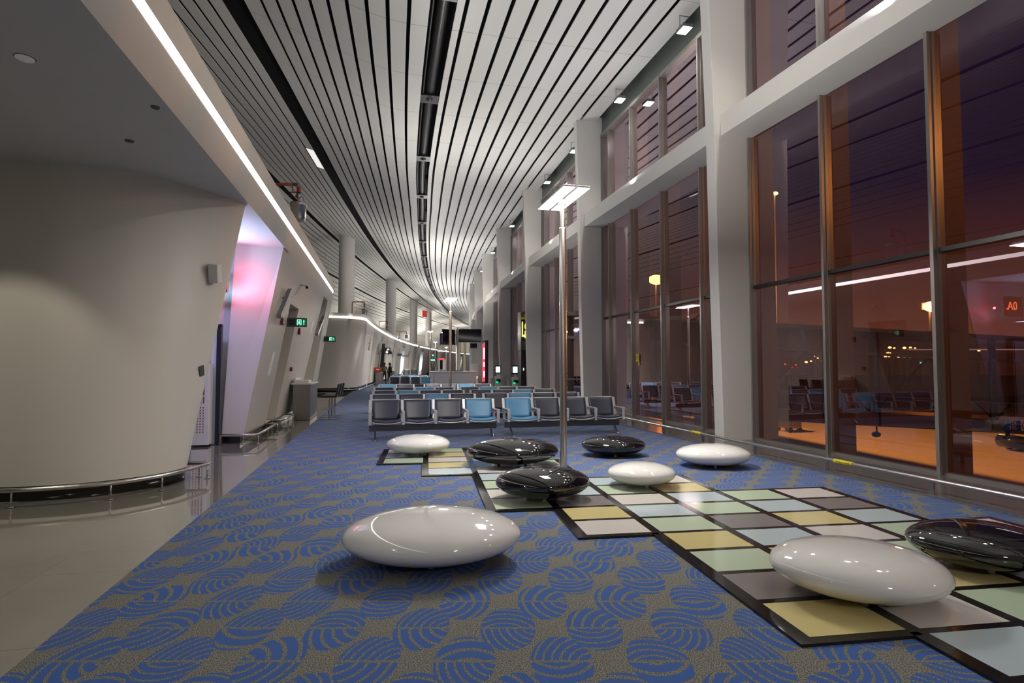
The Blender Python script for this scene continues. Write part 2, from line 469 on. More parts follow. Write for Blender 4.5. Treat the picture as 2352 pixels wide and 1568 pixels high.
# far left wall of the hall beyond the gates, up to the ceiling
LE = slats[-1][1]; mb = MB(); mb.grid([[P(s, LE + 0.1 + drift(s, LE), z_) for z_ in (0, 5, pz(LE) + 0.6)] for s in ss], 0, True)
struct(mb.build('wall_far_left', 'vault'))
mb = MB(); mb.grid([[P(S0 + 0.5, o, 0), P(S0 + 0.5, o, 17)] for o in (-21, -10, -2, 8)], 0, False)
struct(mb.build('wall_behind', 'wall'))
mb = MB(); mb.grid([[P(S1 - 0.5, o, 0), P(S1 - 0.5, o, 17)] for o in (-21, -10, -2, 8)], 0, False)
struct(mb.build('wall_far_end', 'wall'))

# ---------------------------------------------------------------- window side
NB = 19
SK = [9.9 + 7.9 * k for k in range(-2, NB)]
for k, s in enumerate(SK):
    mb = MB(); L = 0.36
    lv = [(-0.02, 6.93), (3.1, 6.86), (6.2, 6.82), (9.9, 6.70)]
    rows = []
    for z, oi in lv:
        rows.append([P(s, oi, z), P(s, 7.64, z), P(s + L, 7.64, z), P(s + L, oi + 0.03, z)])
    mb.grid(rows, 0, False, close=True); mb.face(rows[0]); mb.face(rows[-1])
    struct(mb.build('column', 'column', bevel=0.012))
    if k + 1 < len(SK):
        a, b = s + L - 0.005, SK[k + 1] + 0.005
        q = lambda z: [P(a, 6.97, z), P(b, 6.97, z), P(b, 7.66, z), P(a, 7.66, z)]
        mb = MB(); mb.hexa(q(6.13), q(6.56)); struct(mb.build('beam', 'column', bevel=0.008))
# windows, one per bay
GO = 7.68
for k in range(len(SK) - 1):
    s, e = SK[k], SK[k + 1]
    h = holder('window_%d' % (k + 1))
    rel = [2.05, 4.0, 5.95, 7.88] if k == 1 else [1.8, 3.7, 5.55, 7.25, 7.86]
    if k == 0: rel = [0.15, 2.1, 4.05, 5.98, 7.86]
    fr = MB()
    for r in rel:
        c = s + r
        def bx(o0, o1, w, z0, z1): fr.hexa([P(c - w, o0, z0), P(c - w, o1, z0), P(c + w, o1, z0), P(c + w, o0, z0)], [P(c - w, o0, z1), P(c - w, o1, z1), P(c + w, o1, z1), P(c + w, o0, z1)])
        bx(7.56, 7.64, 0.026, 0.02, 9.30); bx(7.63, 7.76, 0.042, 0.02, 9.30)
    fi = MB()
    for r in rel:
        c = s + r; fi.hexa([P(c - .02, 7.77, 0), P(c - .02, 8.15, 0), P(c + .02, 8.15, 0), P(c + .02, 7.77, 0)], [P(c - .02, 7.77, 9.6), P(c - .02, 8.15, 9.6), P(c + .02, 8.15, 9.6), P(c + .02, 7.77, 9.6)])
    fi.build('outer_fins', 'fin', h)
    def rail(o0, o1, z0, z1, m=0):
        fr.hexa([P(s, o0, z0), P(s, o1, z0), P(e, o1, z0), P(e, o0, z0)], [P(s, o0, z1), P(s, o1, z1), P(e, o1, z1), P(e, o0, z1)], m)
    rail(7.60, 7.76, 0.0, 0.07); rail(7.55, 7.76, 9.20, 9.30)
    rail(7.615, 7.75, 3.05, 3.11, 1)
    rail(7.62, 7.80, 9.30, 10.4, 2)
    fr.build('window_frame', ['mullion', 'transom', 'header'], h)
    g = MB(); n = 4
    g.grid([[P(s + (e - s) * i / n, GO, 0.05), P(s + (e - s) * i / n, GO, 9.25)] for i in range(n + 1)], 0, False)
    g.build('glass_pane', 'glass', h)
mb = MB(); mb.grid([[P(s, 3.0, 12.4), P(s, 10.5, 12.4), P(s, 10.5, 12.8), P(s, 3.0, 12.8)] for s in srange(S0, S1, 4)], 0, False, close=True)  # added slab out of view, cuts a straight shadow edge across the apron
struct(mb.build('light_block_slab', 'bridge'))
# sill strip between the carpet and the glass
mb = MB(); ssl = srange(-10, 158, 3.0)
mb.grid([[P(s, 6.36, 0), P(s, 6.36, 0.02), P(s, 6.39, 0.024), P(s, 7.62, 0.035)] for s in ssl], 0, False)
struct(mb.build('trim_1', 'sill'))
mb = MB(); mb.grid([[P(s, 6.345, 0.0), P(s, 6.345, 0.03), P(s, 6.37, 0.03)] for s in ssl], 0, False)
struct(mb.build('trim_2', 'steel'))

# ---------------------------------------------------------------- gate walls on the left
AEND = 23.8
def wq(mb, a0, z0, a1, z1, a2, z2, a3, z3): mb.face([W(a0, z0), W(a1, z1), W(a2, z2), W(a3, z3)])
gate = lambda z: 12.02 + 0.12 * (z - 0.18)
n1l = lambda z: 14.15 + 0.117 * z
n1r = lambda z: 15.26 + 0.21 * z
n2l = lambda z: 19.0 + 0.47 * z
n2r = lambda z: 22.2 + 0.0 * z
ZB, ZS, ZT = 0.18, 3.95, 4.76
NT = 3.0
mb = MB()
wq(mb, gate(ZB), ZB, n1l(ZB), ZB, n1l(NT), NT, gate(NT), NT)
wq(mb, gate(NT), NT, n2l(NT), NT, n2l(ZS), ZS, gate(ZS), ZS)
wq(mb, n1r(ZB), ZB, n2l(ZB), ZB, n2l(NT), NT, n1r(NT), NT)
wq(mb, n2r(ZB), ZB, AEND, ZB, AEND, ZS, n2r(ZS), ZS)
wq(mb, -8, ZS, AEND, ZS, AEND, ZT, -8, ZT)              # the fascia that carries the light strip
D = 0.42
def niche(l, r, zt, d):
    bk = lambda a, z: A(a, WB0 + WSL * z - d, z)
    mb.face([bk(l(ZB) - 0.1, ZB), bk(r(ZB) + 0.1, ZB), bk(r(zt) + 0.1, zt), bk(l(zt) - 0.1, zt)])
    mb.face([W(l(ZB), ZB), bk(l(ZB) - 0.1, ZB), bk(l(zt) - 0.1, zt), W(l(zt), zt)])
    mb.face([W(r(ZB), ZB), W(r(zt), zt), bk(r(zt) + 0.1, zt), bk(r(ZB) + 0.1, ZB)])
    mb.face([W(l(zt), zt), bk(l(zt) - 0.1, zt), bk(r(zt) + 0.1, zt), W(r(zt), zt)])
    mb.face([W(l(ZB), ZB), bk(l(ZB) - 0.1, ZB), bk(r(ZB) + 0.1, ZB), W(r(ZB), ZB)])
niche(n1l, n1r, NT, 0.40); niche(n2l, n2r, ZS, 0.55)
# pier face turned to the hall, beside the gate opening
mb.face([A(12.04, -3.02, ZB), W(gate(ZB), ZB), W(gate(ZS), ZS), A(12.38, -2.92, ZS)])
mb.face([A(12.04, -3.02, ZB), A(12.38, -2.92, ZS), A(12.9, -2.95, ZS), A(12.9, -3.02, ZB)])
# end of the block, roof
mb.face([W(AEND, 0), A(AEND, -9, 0), A(AEND, -9, ZT), W(AEND, ZT)])
mb.face([W(-8, ZT), W(AEND, ZT), A(AEND, -9, ZT), A(-8, -9, ZT)])
struct(mb.build('wall_left', 'wall'))
# back wall of the gate recess
mb = MB()
mb.face([A(12.3, -2.9, 0), A(12.3, -9, 0), A(12.5, -9, ZS), A(12.5, -2.9, ZS)])
mb.face([A(8.4, -9, 0), A(12.3, -9, 0), A(12.5, -9, ZS), A(9.4, -9, ZS)])
struct(mb.build('wall_recess', 'wall'))
# soffit over the recess and the near block
mb = MB(); mb.face([A(-8, -2.0, ZS), A(13.0, -2.0, ZS), A(13.0, -9, ZS), A(-8, -9, ZS)])
struct(mb.build('ceiling_soffit', 'soffit'))
# near rounded block
bot = [(8.8, -9.0), (7.75, -6.5), (7.44, -4.9), (7.38, -4.07), (7.38, -3.66), (7.46, -3.27), (7.67, -2.91), (7.92, -2.66), (8.20, -2.53), (8.42, -2.53), (8.60, -2.65), (8.78, -2.98), (9.1, -3.7), (9.4, -5)]
top_ = [(9.4, -9.0), (8.35, -6.5), (8.02, -5.2), (7.92, -4.5), (7.84, -3.75), (7.97, -3.13), (8.28, -2.72), (8.62, -2.43), (8.95, -2.2), (9.22, -2.07), (9.42, -2.14), (9.68, -2.5), (10.0, -3.5), (10.2, -5)]
def smooth(pts, n=6):
    out = []
    q = [Vector(p) for p in pts]
    for i in range(len(q) - 1):
        p0, p1, p2, p3 = q[max(i - 1, 0)], q[i], q[i + 1], q[min(i + 2, len(q) - 1)]
        for k in range(n):
            t = k / n
            out.append(0.5 * ((2 * p1) + (p2 - p0) * t + (2 * p0 - 5 * p1 + 4 * p2 - p3) * t * t + (3 * p1 - p0 - 3 * p2 + p3) * t ** 3))
    out.append(q[-1]); return out
sb, st_ = smooth(bot), smooth(top_)
rows = []
for i in range(9):
    t = i / 8
    rows.append([A(b.x + (c.x - b.x) * t, b.y + (c.y - b.y) * t, 0.17 + (3.955 - 0.17) * t) for b, c in zip(sb, st_)])
mb = MB(); mb.grid(rows, 0, True)
struct(mb.build('wall_near_block', 'wall'))
# black recessed kick plates
mb = MB()
ins = [A(b.x + 0.05, b.y - 0.03, 0) for b in sb]
mb.grid([[p, p + Vector((0, 0, 0.175)), A(b.x, b.y, 0.172)] for p, b in zip(ins, sb)], 0, True)
struct(mb.build('baseboard_near', 'blackgloss'))
mb = MB()
kp = [A(12.1, -3.02, 0), A(12.08, -2.70, 0), A(14.15, -2.70, 0)]
kp2 = [A(15.3, -2.70, 0), A(19.05, -2.70, 0)]
kp3 = [A(22.2, -2.70, 0), A(AEND, -2.70, 0)]
for q in (kp, kp2, kp3):
    mb.grid([[p, p + Vector((0, 0, ZB))] for p in q], 0, False)
    mb.grid([[p + Vector((0, 0, ZB)), p + Vector((0, 0, ZB)) + (A(0, 0.14) - A(0, 0))] for p in q], 0, False)
struct(mb.build('baseboard_left', 'blackgloss'))
# wall light strip of the first block
def led_a(a0, a1, name, label):
    mb = MB()
    mb.grid([[W(a, 4.395, 0.003), W(a, 4.505, 0.003)] for a in srange(a0, a1, 4)], 0, False)
    return tag(mb.build(name, 'led'), label, 'strip light', None)
led_a(-6, 23.6, 'led_strip', 'long straight white light strip along the near gate wall fascia')

# second and third gate blocks, following the curve
def lobe(name, sa, sb_, niches, gates, gap_top=3.0):
    SH = 0.30
    ob = lambda z: -1.37 + 0.05 * (z - 0.25)
    Wp = lambda s, z, out=0.0: P(s + SH * (z - 0.25), ob(z) + out, z)
    mb = MB(); kick = MB()
    b_ = [(sa - 3.0, -9), (sa - 3.0, -3.4), (sa - 2.5, -2.1), (sa - 1.5, -1.55), (sa, -1.37)]
    t_ = [(sa - 0.1, -9), (sa + 0.0, -3.4), (sa + 0.3, -2.0), (sa + 0.75, -1.35), (sa + SH * 4.5, -1.145)]
    b2, t2 = smooth(b_, 5), smooth(t_, 5)
    mb.grid([[P(p.x + (q.x - p.x) * t, p.y + (q.y - p.y) * t, 0.25 + 4.5 * t) for p, q in zip(b2, t2)] for t in (0, .25, .5, .75, 1)], 0, True)
    kick.grid([[P(p.x + 0.25, p.y - 0.1, 0), P(p.x + 0.25, p.y - 0.1, 0.26), P(p.x, p.y, 0.26)] for p in b2], 0, True)
    cuts = sorted([(s, w, 0) for s, w in niches] + [(s, w, 1) for s, w in gates])
    cur = sa
    def panel(s0, s1, z0=0.25, z1=4.75):
        mb.grid([[Wp(s, z0), Wp(s, z1)] for s in srange(s0, s1, 2.5)], 0, True)
        if z0 < 0.3: kick.grid([[P(s, -1.55, 0), P(s, -1.55, 0.26), P(s, -1.37, 0.26)] for s in srange(s0, s1, 2.5)], 0, True)
    for s, w, g in cuts:
        panel(cur, s); zt = 3.7 if g else gap_top
        panel(s, s + w, zt, 4.75)
        d = 3.0 if g else 0.45
        Bk = lambda q, z: Wp(q, z, -d)
        z0 = 0.0 if g else 0.25
        mb.face([Bk(s, z0), Bk(s + w, z0), Bk(s + w, zt), Bk(s, zt)])
        mb.face([Wp(s, z0), Bk(s, z0), Bk(s, zt), Wp(s, zt)]); mb.face([Wp(s + w, z0), Wp(s + w, zt), Bk(s + w, zt), Bk(s + w, z0)])
        mb.face([Wp(s, zt), Bk(s, zt), Bk(s + w, zt), Wp(s + w, zt)])
        if not g: mb.face([Wp(s, z0), Bk(s, z0), Bk(s + w, z0), Wp(s + w, z0)])
        cur = s + w
    panel(cur, sb_)
    mb.face([P(sb_, -1.37, 0), P(sb_, -9, 0), P(sb_ + 1.3, -9, 4.75), P(sb_ + 1.3, -1.15, 4.75)])
    rs = srange(sa, sb_, 4)
    mb.grid([[P(s + SH * 4.5, -1.145, 4.75), P(s + SH * 4.5, -9, 4.75)] for s in rs], 0, False)
    mb.face([P(sa, -3.4, 4.75), P(sa + 0.3, -2.0, 4.75), P(sa + 1.35, -1.145, 4.75), P(sa + 1.35, -9, 4.75), P(sa - 0.1, -9, 4.75)])
    struct(mb.build(name, 'wall')); struct(kick.build('baseboard_' + name[5:], 'blackgloss'))
    led = MB()
    pts = []
    tt = (4.45 - 0.25) / 4.5
    for p, q in list(zip(b2, t2))[5:]:
        pts.append((p.x + (q.x - p.x) * tt, p.y + (q.y - p.y) * tt))
    for s in srange(sa + 1.5, sb_ - 0.5, 2.5): pts.append((s + SH * 4.2, ob(4.45)))
    led.grid([[P(s - 0.02, o + 0.012, 4.38), P(s - 0.02, o + 0.019, 4.52)] for s, o in pts], 0, False)
    return led.build('led_strip', 'led'), Wp
ledB, WpB = lobe('wall_second_block', 36.0, 106.5, [(42.4, 0.5), (48.5, 0.9), (53.0, 0.8), (60.5, 0.8), (76.5, 0.9), (83, 0.8), (96, 0.9), (101, 0.8)], [(68.5, 3.4), (88.0, 3.0)])
tag(ledB, 'white light strip bending round the second gate block and running into the distance', 'strip light')
ledC, WpC = lobe('wall_third_block', 115.0, 150.0, [(121, 0.9), (127, 0.9), (138, 0.9)], [(131.5, 3.0)])
tag(ledC, 'short far white light strip on the third gate block', 'strip light')

# round columns rising behind the gate walls
for s, o, r in ((46.5, -3.6, 0.62), (69.3, -2.5, 0.62), (93.2, -3.0, 0.6), (114.0, -4.2, 0.6)):
    c = P(s, o)
    mb = MB(); mb.lathe([(r, 0.0), (r, 16.0)], 32, 0, (c.x, c.y, 0)); struct(mb.build('column_round', 'column'))
# ================================================================== THINGS
# ---------------------------------------------------------------- game-board floor mat
MO = Vector((1.5905, 3.1428, 0.0)); MR = math.radians(8.5)
MU, MV = 0.682, 0.5012
cols = {-4: (12, 15, 'GBK'), -3: (10, 15, 'BYKYG'), -2: (6, 12, 'GKGBKD'), -1: (4, 12, 'KYDBGKBG'),
        0: (0, 9, 'YDGYGBKGB'), 1: (-3, 9, 'GKBKDYBDGBYK'), 2: (-4, 7, 'KDYGGYGKYBG'), 3: (-4, 7, 'YBGKDBKGBDK'), 4: (-4, 4, 'GYDKBYGK')}
mat_t = thing('floor_mat', 'stepped glossy floor mat of pastel tiles framed in black on the blue carpet', 'mat', MO, MR)
cells = {(i, j): cols[i][2][j - cols[i][0]] for i in cols for j in range(cols[i][0], cols[i][1])}
mb = MB(); fr = 0.055
T = 0.018
for (i, j) in cells:
    x0, x1, y0, y1 = i * MU, (i + 1) * MU, j * MV, (j + 1) * MV
    if (i - 1, j) not in cells: x0 -= fr
    if (i + 1, j) not in cells: x1 += fr
    if (i, j - 1) not in cells: y0 -= fr * 0.7
    if (i, j + 1) not in cells: y1 += fr * 0.7
    mb.box(x0, x1, y0, y1, 0.001, T)
mb.build('border_panel', 'matframe', mat_t)
mb = MB(); ks = 'YGBKD'
for (i, j), c in cells.items():
    x0, x1, y0, y1 = i * MU + 0.042, (i + 1) * MU - 0.042, j * MV + 0.03, (j + 1) * MV - 0.03
    mb.face([(x0, y0, T + 0.0012), (x1, y0, T + 0.0012), (x1, y1, T + 0.0012), (x0, y1, T + 0.0012)], ks.index(c))
mb.build('tile_pattern', ['tile' + k for k in ks], mat_t, weld=False)

# ---------------------------------------------------------------- pebble seats
def pebble_mesh(a, b, c):
    rows = []; n, m = 64, 36
    for i in range(m + 1):
        t = -PI / 2 + PI * i / m
        ct, st = abs(cos(t)) ** 0.95, (abs(sin(t)) ** 1.0) * (1 if t > 0 else -1)
        if i in (0, m): ct = 0.0
        rows.append([(a * ct * cos(2 * PI * k / n), b * ct * sin(2 * PI * k / n), c * st) for k in range(n)])
    return rows
def pebble(name, label, x, y, a, b, c, m, rz, base, tilt=0.0, group=None):
    t = thing(name, label, 'seat', (x, y, base), rz, group)
    mb = MB(); mb.grid([[(p[0], p[1], p[2] + c + 0.018) for p in r] for r in pebble_mesh(a, b, c)], 0, True, close=True)
    o = mb.build('shell', m, t); o.rotation_euler = (0, tilt, 0)
    for k in range(3):
        q = 2 * PI * k / 3 + 0.5
        f = MB(); f.lathe([(0.0, 0.0), (0.022, 0.0), (0.022, 0.035 + 0.02), (0.0, 0.06)], 14, 0, (0.34 * a * cos(q), 0.34 * b * sin(q), 0))
        f.build('foot', 'foot', t)
    return t
on = T + 0.0015
def at_depth(u, d): return (u - 1176.0) / 1306.67 * d
pebble('pebble_seat', 'large white pebble seat alone on the carpet in front of the stepped mat', -0.615, 4.47, 0.685, 0.53, 0.182, 'pebw', 0.10, 0.0)
pebble('pebble_seat', 'white pebble seat resting on a yellow tile at the near corner of the mat', 2.23, 3.74, 0.52, 0.43, 0.160, 'pebw', -0.25, on)
pebble('pebble_seat', 'white pebble seat on the far stepped end of the mat, before the seat rows', -1.57, 9.6, 0.53, 0.42, 0.160, 'pebw', 0.15, on)
pebble('pebble_seat', 'smallest white pebble seat, on pale green and yellow tiles near the lamp pole', 1.605, 7.13, 0.42, 0.40, 0.135, 'pebw', 0.3, on)
pebble('pebble_seat', 'white pebble seat on the carpet close to the window rail', 3.01, 8.58, 0.545, 0.42, 0.160, 'pebw', -0.1, 0.0)
pebble('pebble_seat', 'black pebble seat in front of the lamp pole, its white rubber foot showing', 0.345, 6.45, 0.53, 0.41, 0.165, 'pebb', 0.1, on)
pebble('pebble_seat', 'black pebble seat on the mat just behind another black one', 0.01, 8.6, 0.69, 0.50, 0.190, 'pebb', 0.12, on)
pebble('pebble_seat', 'black pebble seat on the carpet in front of the window-side bench', 1.70, 9.6, 0.535, 0.42, 0.158, 'pebb', 0.05, 0.0)
pebble('pebble_seat', 'black pebble seat on the mat behind a white one, beside the window rail', 3.47, 4.27, 0.475, 0.40, 0.150, 'pebb', -0.25, on)

# ---------------------------------------------------------------- pole lamps
def lamp_parts(t):
    mb = MB(); mb.lathe([(0.0, 0), (0.17, 0), (0.17, 0.012), (0.05, 0.03)], 28); mb.build('base_plate', 'steeldark', t)
    mb = MB(); mb.lathe([(0.05, 0.02), (0.05, 3.45), (0.047, 3.47), (0.0, 3.47)], 24); mb.build('pole', 'steel', t)
    mb = MB(); mb.lathe([(0.032, 3.4), (0.032, 3.86)], 20); mb.lathe([(0.05, 3.80), (0.05, 3.86), (0, 3.87)], 20); mb.build('neck', 'steel', t)
    h = MB()
    for x0, x1 in ((-0.192, -0.018), (0.018, 0.192)):
        h.box(x0, x1, -0.58, 0.58, 3.884, 3.905)
    h.box(-0.03, 0.03, -0.05, 0.05, 3.86, 3.9)
    hd = h.build('lamp_head', 'white', t)
    for x0, x1 in ((-0.188, -0.022), (0.022, 0.188)):
        d = MB(); d.box(x0, x1, -0.575, 0.575, 3.880, 3.8845); d.build('diffuser', 'lamphead', hd)
        d = MB(); d.box(x0, x1, -0.575, 0.575, 3.9045, 3.909); d.build('diffuser', 'lamphead', hd)
LAMPS = [(-4.8, 2.8, 'added unseen pole lamp lighting the near end of the carpet'),  # added lamp behind the camera, for its light and its mirror images
         (7.62, 2.8, 'nearest tall steel pole lamp, rising behind a black pebble seat'),
         (20.5, 2.82, 'second pole lamp, standing among the rows of seats'),
         (40.0, 2.96, 'third pole lamp, seen thin beside the hanging screens'),
         (58.0, 3.3, 'fourth pole lamp, half hidden beyond the screens'),
         (74.0, 3.9, 'farthest pole lamp, a tiny bright head near the light strip')]
l0 = None
for s, o, lb in LAMPS:
    p = P(s, o)
    if l0 is None:
        l0 = thing('pole_lamp', lb, 'lamp', p, heading(s), 'pole lamps along the seating'); lamp_parts(l0)
    else: dup(l0, p, heading(s), lb)

# ---------------------------------------------------------------- beam seating
SP = 0.655
def bench(n, colors):
    t = thing('beam_seat', '', 'bench')
    Wd = n * SP
    mb = MB(); mb.box(-0.02, Wd + 0.02, 0.29, 0.38, 0.165, 0.285); mb.build('beam', 'beamgrey', t, bevel=0.008)
    legs = [0.10, Wd - 0.10]
    for x in legs:
        mb = MB(); mb.box(x - 0.022, x + 0.022, 0.31, 0.37, 0.03, 0.30)
        mb.hexa([(x - 0.025, -0.02, 0.0), (x + 0.025, -0.02, 0.0), (x + 0.025, 0.56, 0.0), (x - 0.025, 0.56, 0.0)],
                [(x - 0.022, 0.0, 0.022), (x + 0.022, 0.0, 0.022), (x + 0.022, 0.54, 0.022), (x - 0.022, 0.54, 0.022)])
        mb.hexa([(x - 0.022, 0.10, 0.02), (x + 0.022, 0.10, 0.02), (x + 0.022, 0.34, 0.02), (x - 0.022, 0.34, 0.02)],
                [(x - 0.018, 0.30, 0.16), (x + 0.018, 0.30, 0.16), (x + 0.018, 0.35, 0.16), (x - 0.018, 0.35, 0.16)])
        mb.build('leg', 'chrome', t, bevel=0.005)
    for k in range(n):
        x0, x1 = k * SP + 0.045, (k + 1) * SP - 0.045
        cm = 'seatblue' if colors[k] == 'B' else 'seatdark'
        # seat pad, sagging towards the middle
        def surf(dz, y_in=0.0):
            rows = []
            for j in range(7):
                v = j / 6; y = 0.02 + 0.46 * v
                rows.append([(x0 + (x1 - x0) * i / 10, y, 0.425 + dz - 0.035 * v - 0.034 * (1 - ((i / 5) - 1) ** 2) + 0.012 * (1 if 0 < j < 6 else 0)) for i in range(11)])
            return rows
        mb = MB(); a, b = surf(0.0), surf(-0.05)
        mb.grid(a, 0, True); mb.grid(b, 0, True)
        mb.grid([a[0], b[0]], 0, True); mb.grid([a[-1], b[-1]], 0, True)
        mb.grid([[r[0] for r in a], [r[0] for r in b]], 0, True); mb.grid([[r[-1] for r in a], [r[-1] for r in b]], 0, True)
        mb.build('seat', cm, t)
        pan = MB(); c2 = [[(p[0], p[1] - 0.012, p[2] - 0.050) for p in r] for r in a]; d2 = [[(p[0], p[1] - 0.012, p[2] - 0.068) for p in r] for r in a]
        pan.grid(c2, 0, True); pan.grid(d2, 0, True); pan.grid([c2[0], d2[0]], 0, True); pan.grid([c2[-1], d2[-1]], 0, True)
        pan.build('seat_pan', 'seatframe', t)
        # backrest, leaning back
        def bsurf(off):
            rows = []
            for j in range(8):
                v = j / 7; z = 0.375 + 0.405 * v; y = 0.44 + 0.15 * v + off
                w = (x1 - x0) / 2 - (0.03 * (1 - v) ** 3); xc = (x0 + x1) / 2
                rows.append([(xc + w * (i / 5 - 1), y + 0.030 * (1 - ((i / 5) - 1) ** 2), z + (0.0 if j else 0.0)) for i in range(11)])
            return rows
        mb = MB(); a, b = bsurf(0.0), bsurf(0.035)
        mb.grid(a, 0, True); mb.grid(b, 0, True); mb.grid([a[-1], b[-1]], 0, True); mb.grid([a[0], b[0]], 0, True)
        mb.grid([[r[0] for r in a], [r[0] for r in b]], 0, True); mb.grid([[r[-1] for r in a], [r[-1] for r in b]], 0, True)
        bk = mb.build('backrest', cm, t)
        tr = MB(); tr.grid([[(p[0], p[1] - 0.004, p[2]) for p in a[-1]], [(p[0], p[1] - 0.004, p[2] + 0.014) for p in a[-1]], [(p[0], p[1] + 0.045, p[2] + 0.014) for p in a[-1]]], 0, True)
        tr.build('top_trim', 'seatframe', bk)
        br = MB(); br.box((x0 + x1) / 2 - 0.03, (x0 + x1) / 2 + 0.03, 0.29, 0.36, 0.27, 0.36); br.build('seat_bracket', 'beamgrey', t)
    for k in range(n + 1):
        x = k * SP; w = 0.030
        mb = MB()
        mb.hexa([(x - w, 0.425, 0.30), (x + w, 0.425, 0.30), (x + w, 0.475, 0.30), (x - w, 0.475, 0.30)],
                [(x - w, 0.575, 0.785), (x + w, 0.575, 0.785), (x + w, 0.615, 0.785), (x - w, 0.615, 0.785)])
        mb.box(x - w, x + w, 0.02, 0.46, 0.31, 0.35)
        mb.build('side_frame', 'seatframe', t, bevel=0.006)
        ar = MB(); ar.box(x - 0.033, x + 0.033, 0.015, 0.055, 0.36, 0.585); ar.box(x - 0.033, x + 0.033, 0.02, 0.50, 0.555, 0.585)
        ar.build('armrest', 'seatframe', t, bevel=0.01)
    return t
rowtxt = {'front': 'front row of seats', 'second': 'second row of seats', 'third': 'third row of seats', 'fourth': 'fourth row of seats', 'fifth': 'back row of seats'}
ROWS = [(11.72, 'front', 'DDDB', 'BDDD', 0.17, 3.02), (14.10, 'second', 'DDBD', 'DBDD', 0.17, 3.02), (16.30, 'third', 'DBDD', 'DDBD', 0.2, 3.02),
        (18.62, 'fourth', 'DDBD', 'DBDD', 0.2, 3.02), (21.9, 'fifth', 'BD', 'DDBD', 0.3, 2.02)]
def describe(c):
    b = c.index('B')
    return 'the seat %s blue' % (['at its gate end', 'second from its gate end', 'second from its window end', 'at its window end'][b])
for s, w, cl, cr, ol, orr in ROWS:
    for c, o, side in ((cl, ol, 'gate-side'), (cr, orr, 'window-side')):
        t = bench(len(c), c); t.name = 'beam_seat'
        t.location = P(s, o); t.rotation_euler = (0, 0, heading(s)); t['group'] = 'beam seats in the waiting rows'
        t['label'] = '%s grey bench of the %s, %s' % (side, rowtxt[w].replace(' of seats', ''), describe(c))
for s, o, c, lb in ((36.8, 0.35, 'DDDB', 'distant four-seat bench beside the white desk end, its desk-side seat blue'),
                    (41.5, 0.2, 'BDBD', 'blue and grey bench half hidden behind the distant bench by the white desk'),
                    (45.5, 0.1, 'DBBD', 'bench of which only blue tops show in front of the bright gate opening'),
                    (62.0, 2.6, 'BBDB', 'bench of mostly blue seats far beyond the white desk')):
    t = bench(4, c); t.location = P(s, o); t.rotation_euler = (0, 0, heading(s)); t['label'] = lb; t['group'] = 'beam seats far down the hall'

# ---------------------------------------------------------------- kick rails
def kick_rail(label, pts, posts, z, r=0.024, flat=False, plate=True):
    t = thing('kick_rail', label, 'rail', (0, 0, 0))
    mb = MB(); mb.tube(pts, r, 12); mb.build('rail', 'steel', t)
    for p, ang in posts:
        mb = MB(); mx = Matrix.Translation(p) @ Matrix.Rotation(ang, 4, 'Z')
        if flat: mb.box(-0.006, 0.006, -0.028, 0.028, 0, z, 0, mx)
        else: mb.tube([p, p + Vector((0, 0, z))], 0.010, 8)
        if plate: mb.lathe([(0, 0), (0.035, 0), (0.035, 0.006), (0, 0.007)], 14, 0, p)
        mb.build('post', 'steeldark' if flat else 'steel', t)
    return t
rp = [P(s, 6.42, 0.185) for s in srange(1.0, 28.5, 1.0)]
t = kick_rail('long steel kick rail running along the foot of the windows', rp, [(P(s, 6.42, 0), heading(s)) for s in [2.04 + 1.56 * k for k in range(17)]], 0.17, 0.026, True, False)
for s in (6.42, 10.05, 14.2):
    mb = MB(); mb.tube([P(s - 0.16, 6.42, 0.185), P(s + 0.16, 6.42, 0.185)], 0.030, 14)
    o = mb.build('warning_label', 'yellow', t); o['label'] = 'yellow warning tape with small dark print'
    tx = MB()
    for k in range(9):
        q = s - 0.12 + 0.026 * k
        tx.face([P(q, 6.42 - 0.0305, 0.178), P(q + 0.014, 6.42 - 0.0305, 0.178), P(q + 0.014, 6.42 - 0.0305, 0.190), P(q, 6.42 - 0.0305, 0.190)])
    tx.build('print', 'ink', o)
nr = smooth([(8.1, -8.0), (7.42, -6.0), (7.18, -4.8), (7.13, -3.93), (7.15, -3.54), (7.30, -3.0), (7.52, -2.72), (7.85, -2.48), (8.40, -2.28)], 6)
pts = [A(p.x, p.y, 0.18) for p in nr] + [A(8.50, -2.27, 0.18), A(8.55, -2.33, 0.18), A(8.58, -2.62, 0.18)]
kick_rail('curved steel kick rail wrapping the rounded near wall block', pts, [(A(a, b, 0), GB) for a, b in ((7.43, -6.0), (7.17, -4.72), (7.13, -3.83), (7.31, -2.97), (7.70, -2.58), (8.42, -2.28), (8.56, -2.42))], 0.18)
def corner_rail(label, a0, a1, b_in=-2.62, b_out=-2.06):
    pts = [A(a0, b_in, 0.0), A(a0, b_in, 0.18), A(a0 - 0.05, b_out - 0.10, 0.18), A(a0, b_out, 0.18), A(a1, b_out - 0.02, 0.18), A(a1 + 0.03, b_out - 0.05, 0.18), A(a1 + 0.03, b_in, 0.18)]
    return kick_rail(label, pts, [(A(a0, b_out - 0.26, 0), GB), (A(a0 + 0.05, b_out, 0), GB), (A((a0 + a1) / 2, b_out - 0.01, 0), GB), (A(a1, b_out, 0), GB)], 0.18)
corner_rail('steel kick rail around the pink-lit pier beside the gate opening', 11.85, 13.95, -3.0, -2.33)
corner_rail('steel kick rail along the wall between the niche and the counter', 14.95, 16.6, -2.76, -2.36)
rail = [P(s, -1.12, 0.18) for s in srange(33.5, 44, 1.0)]
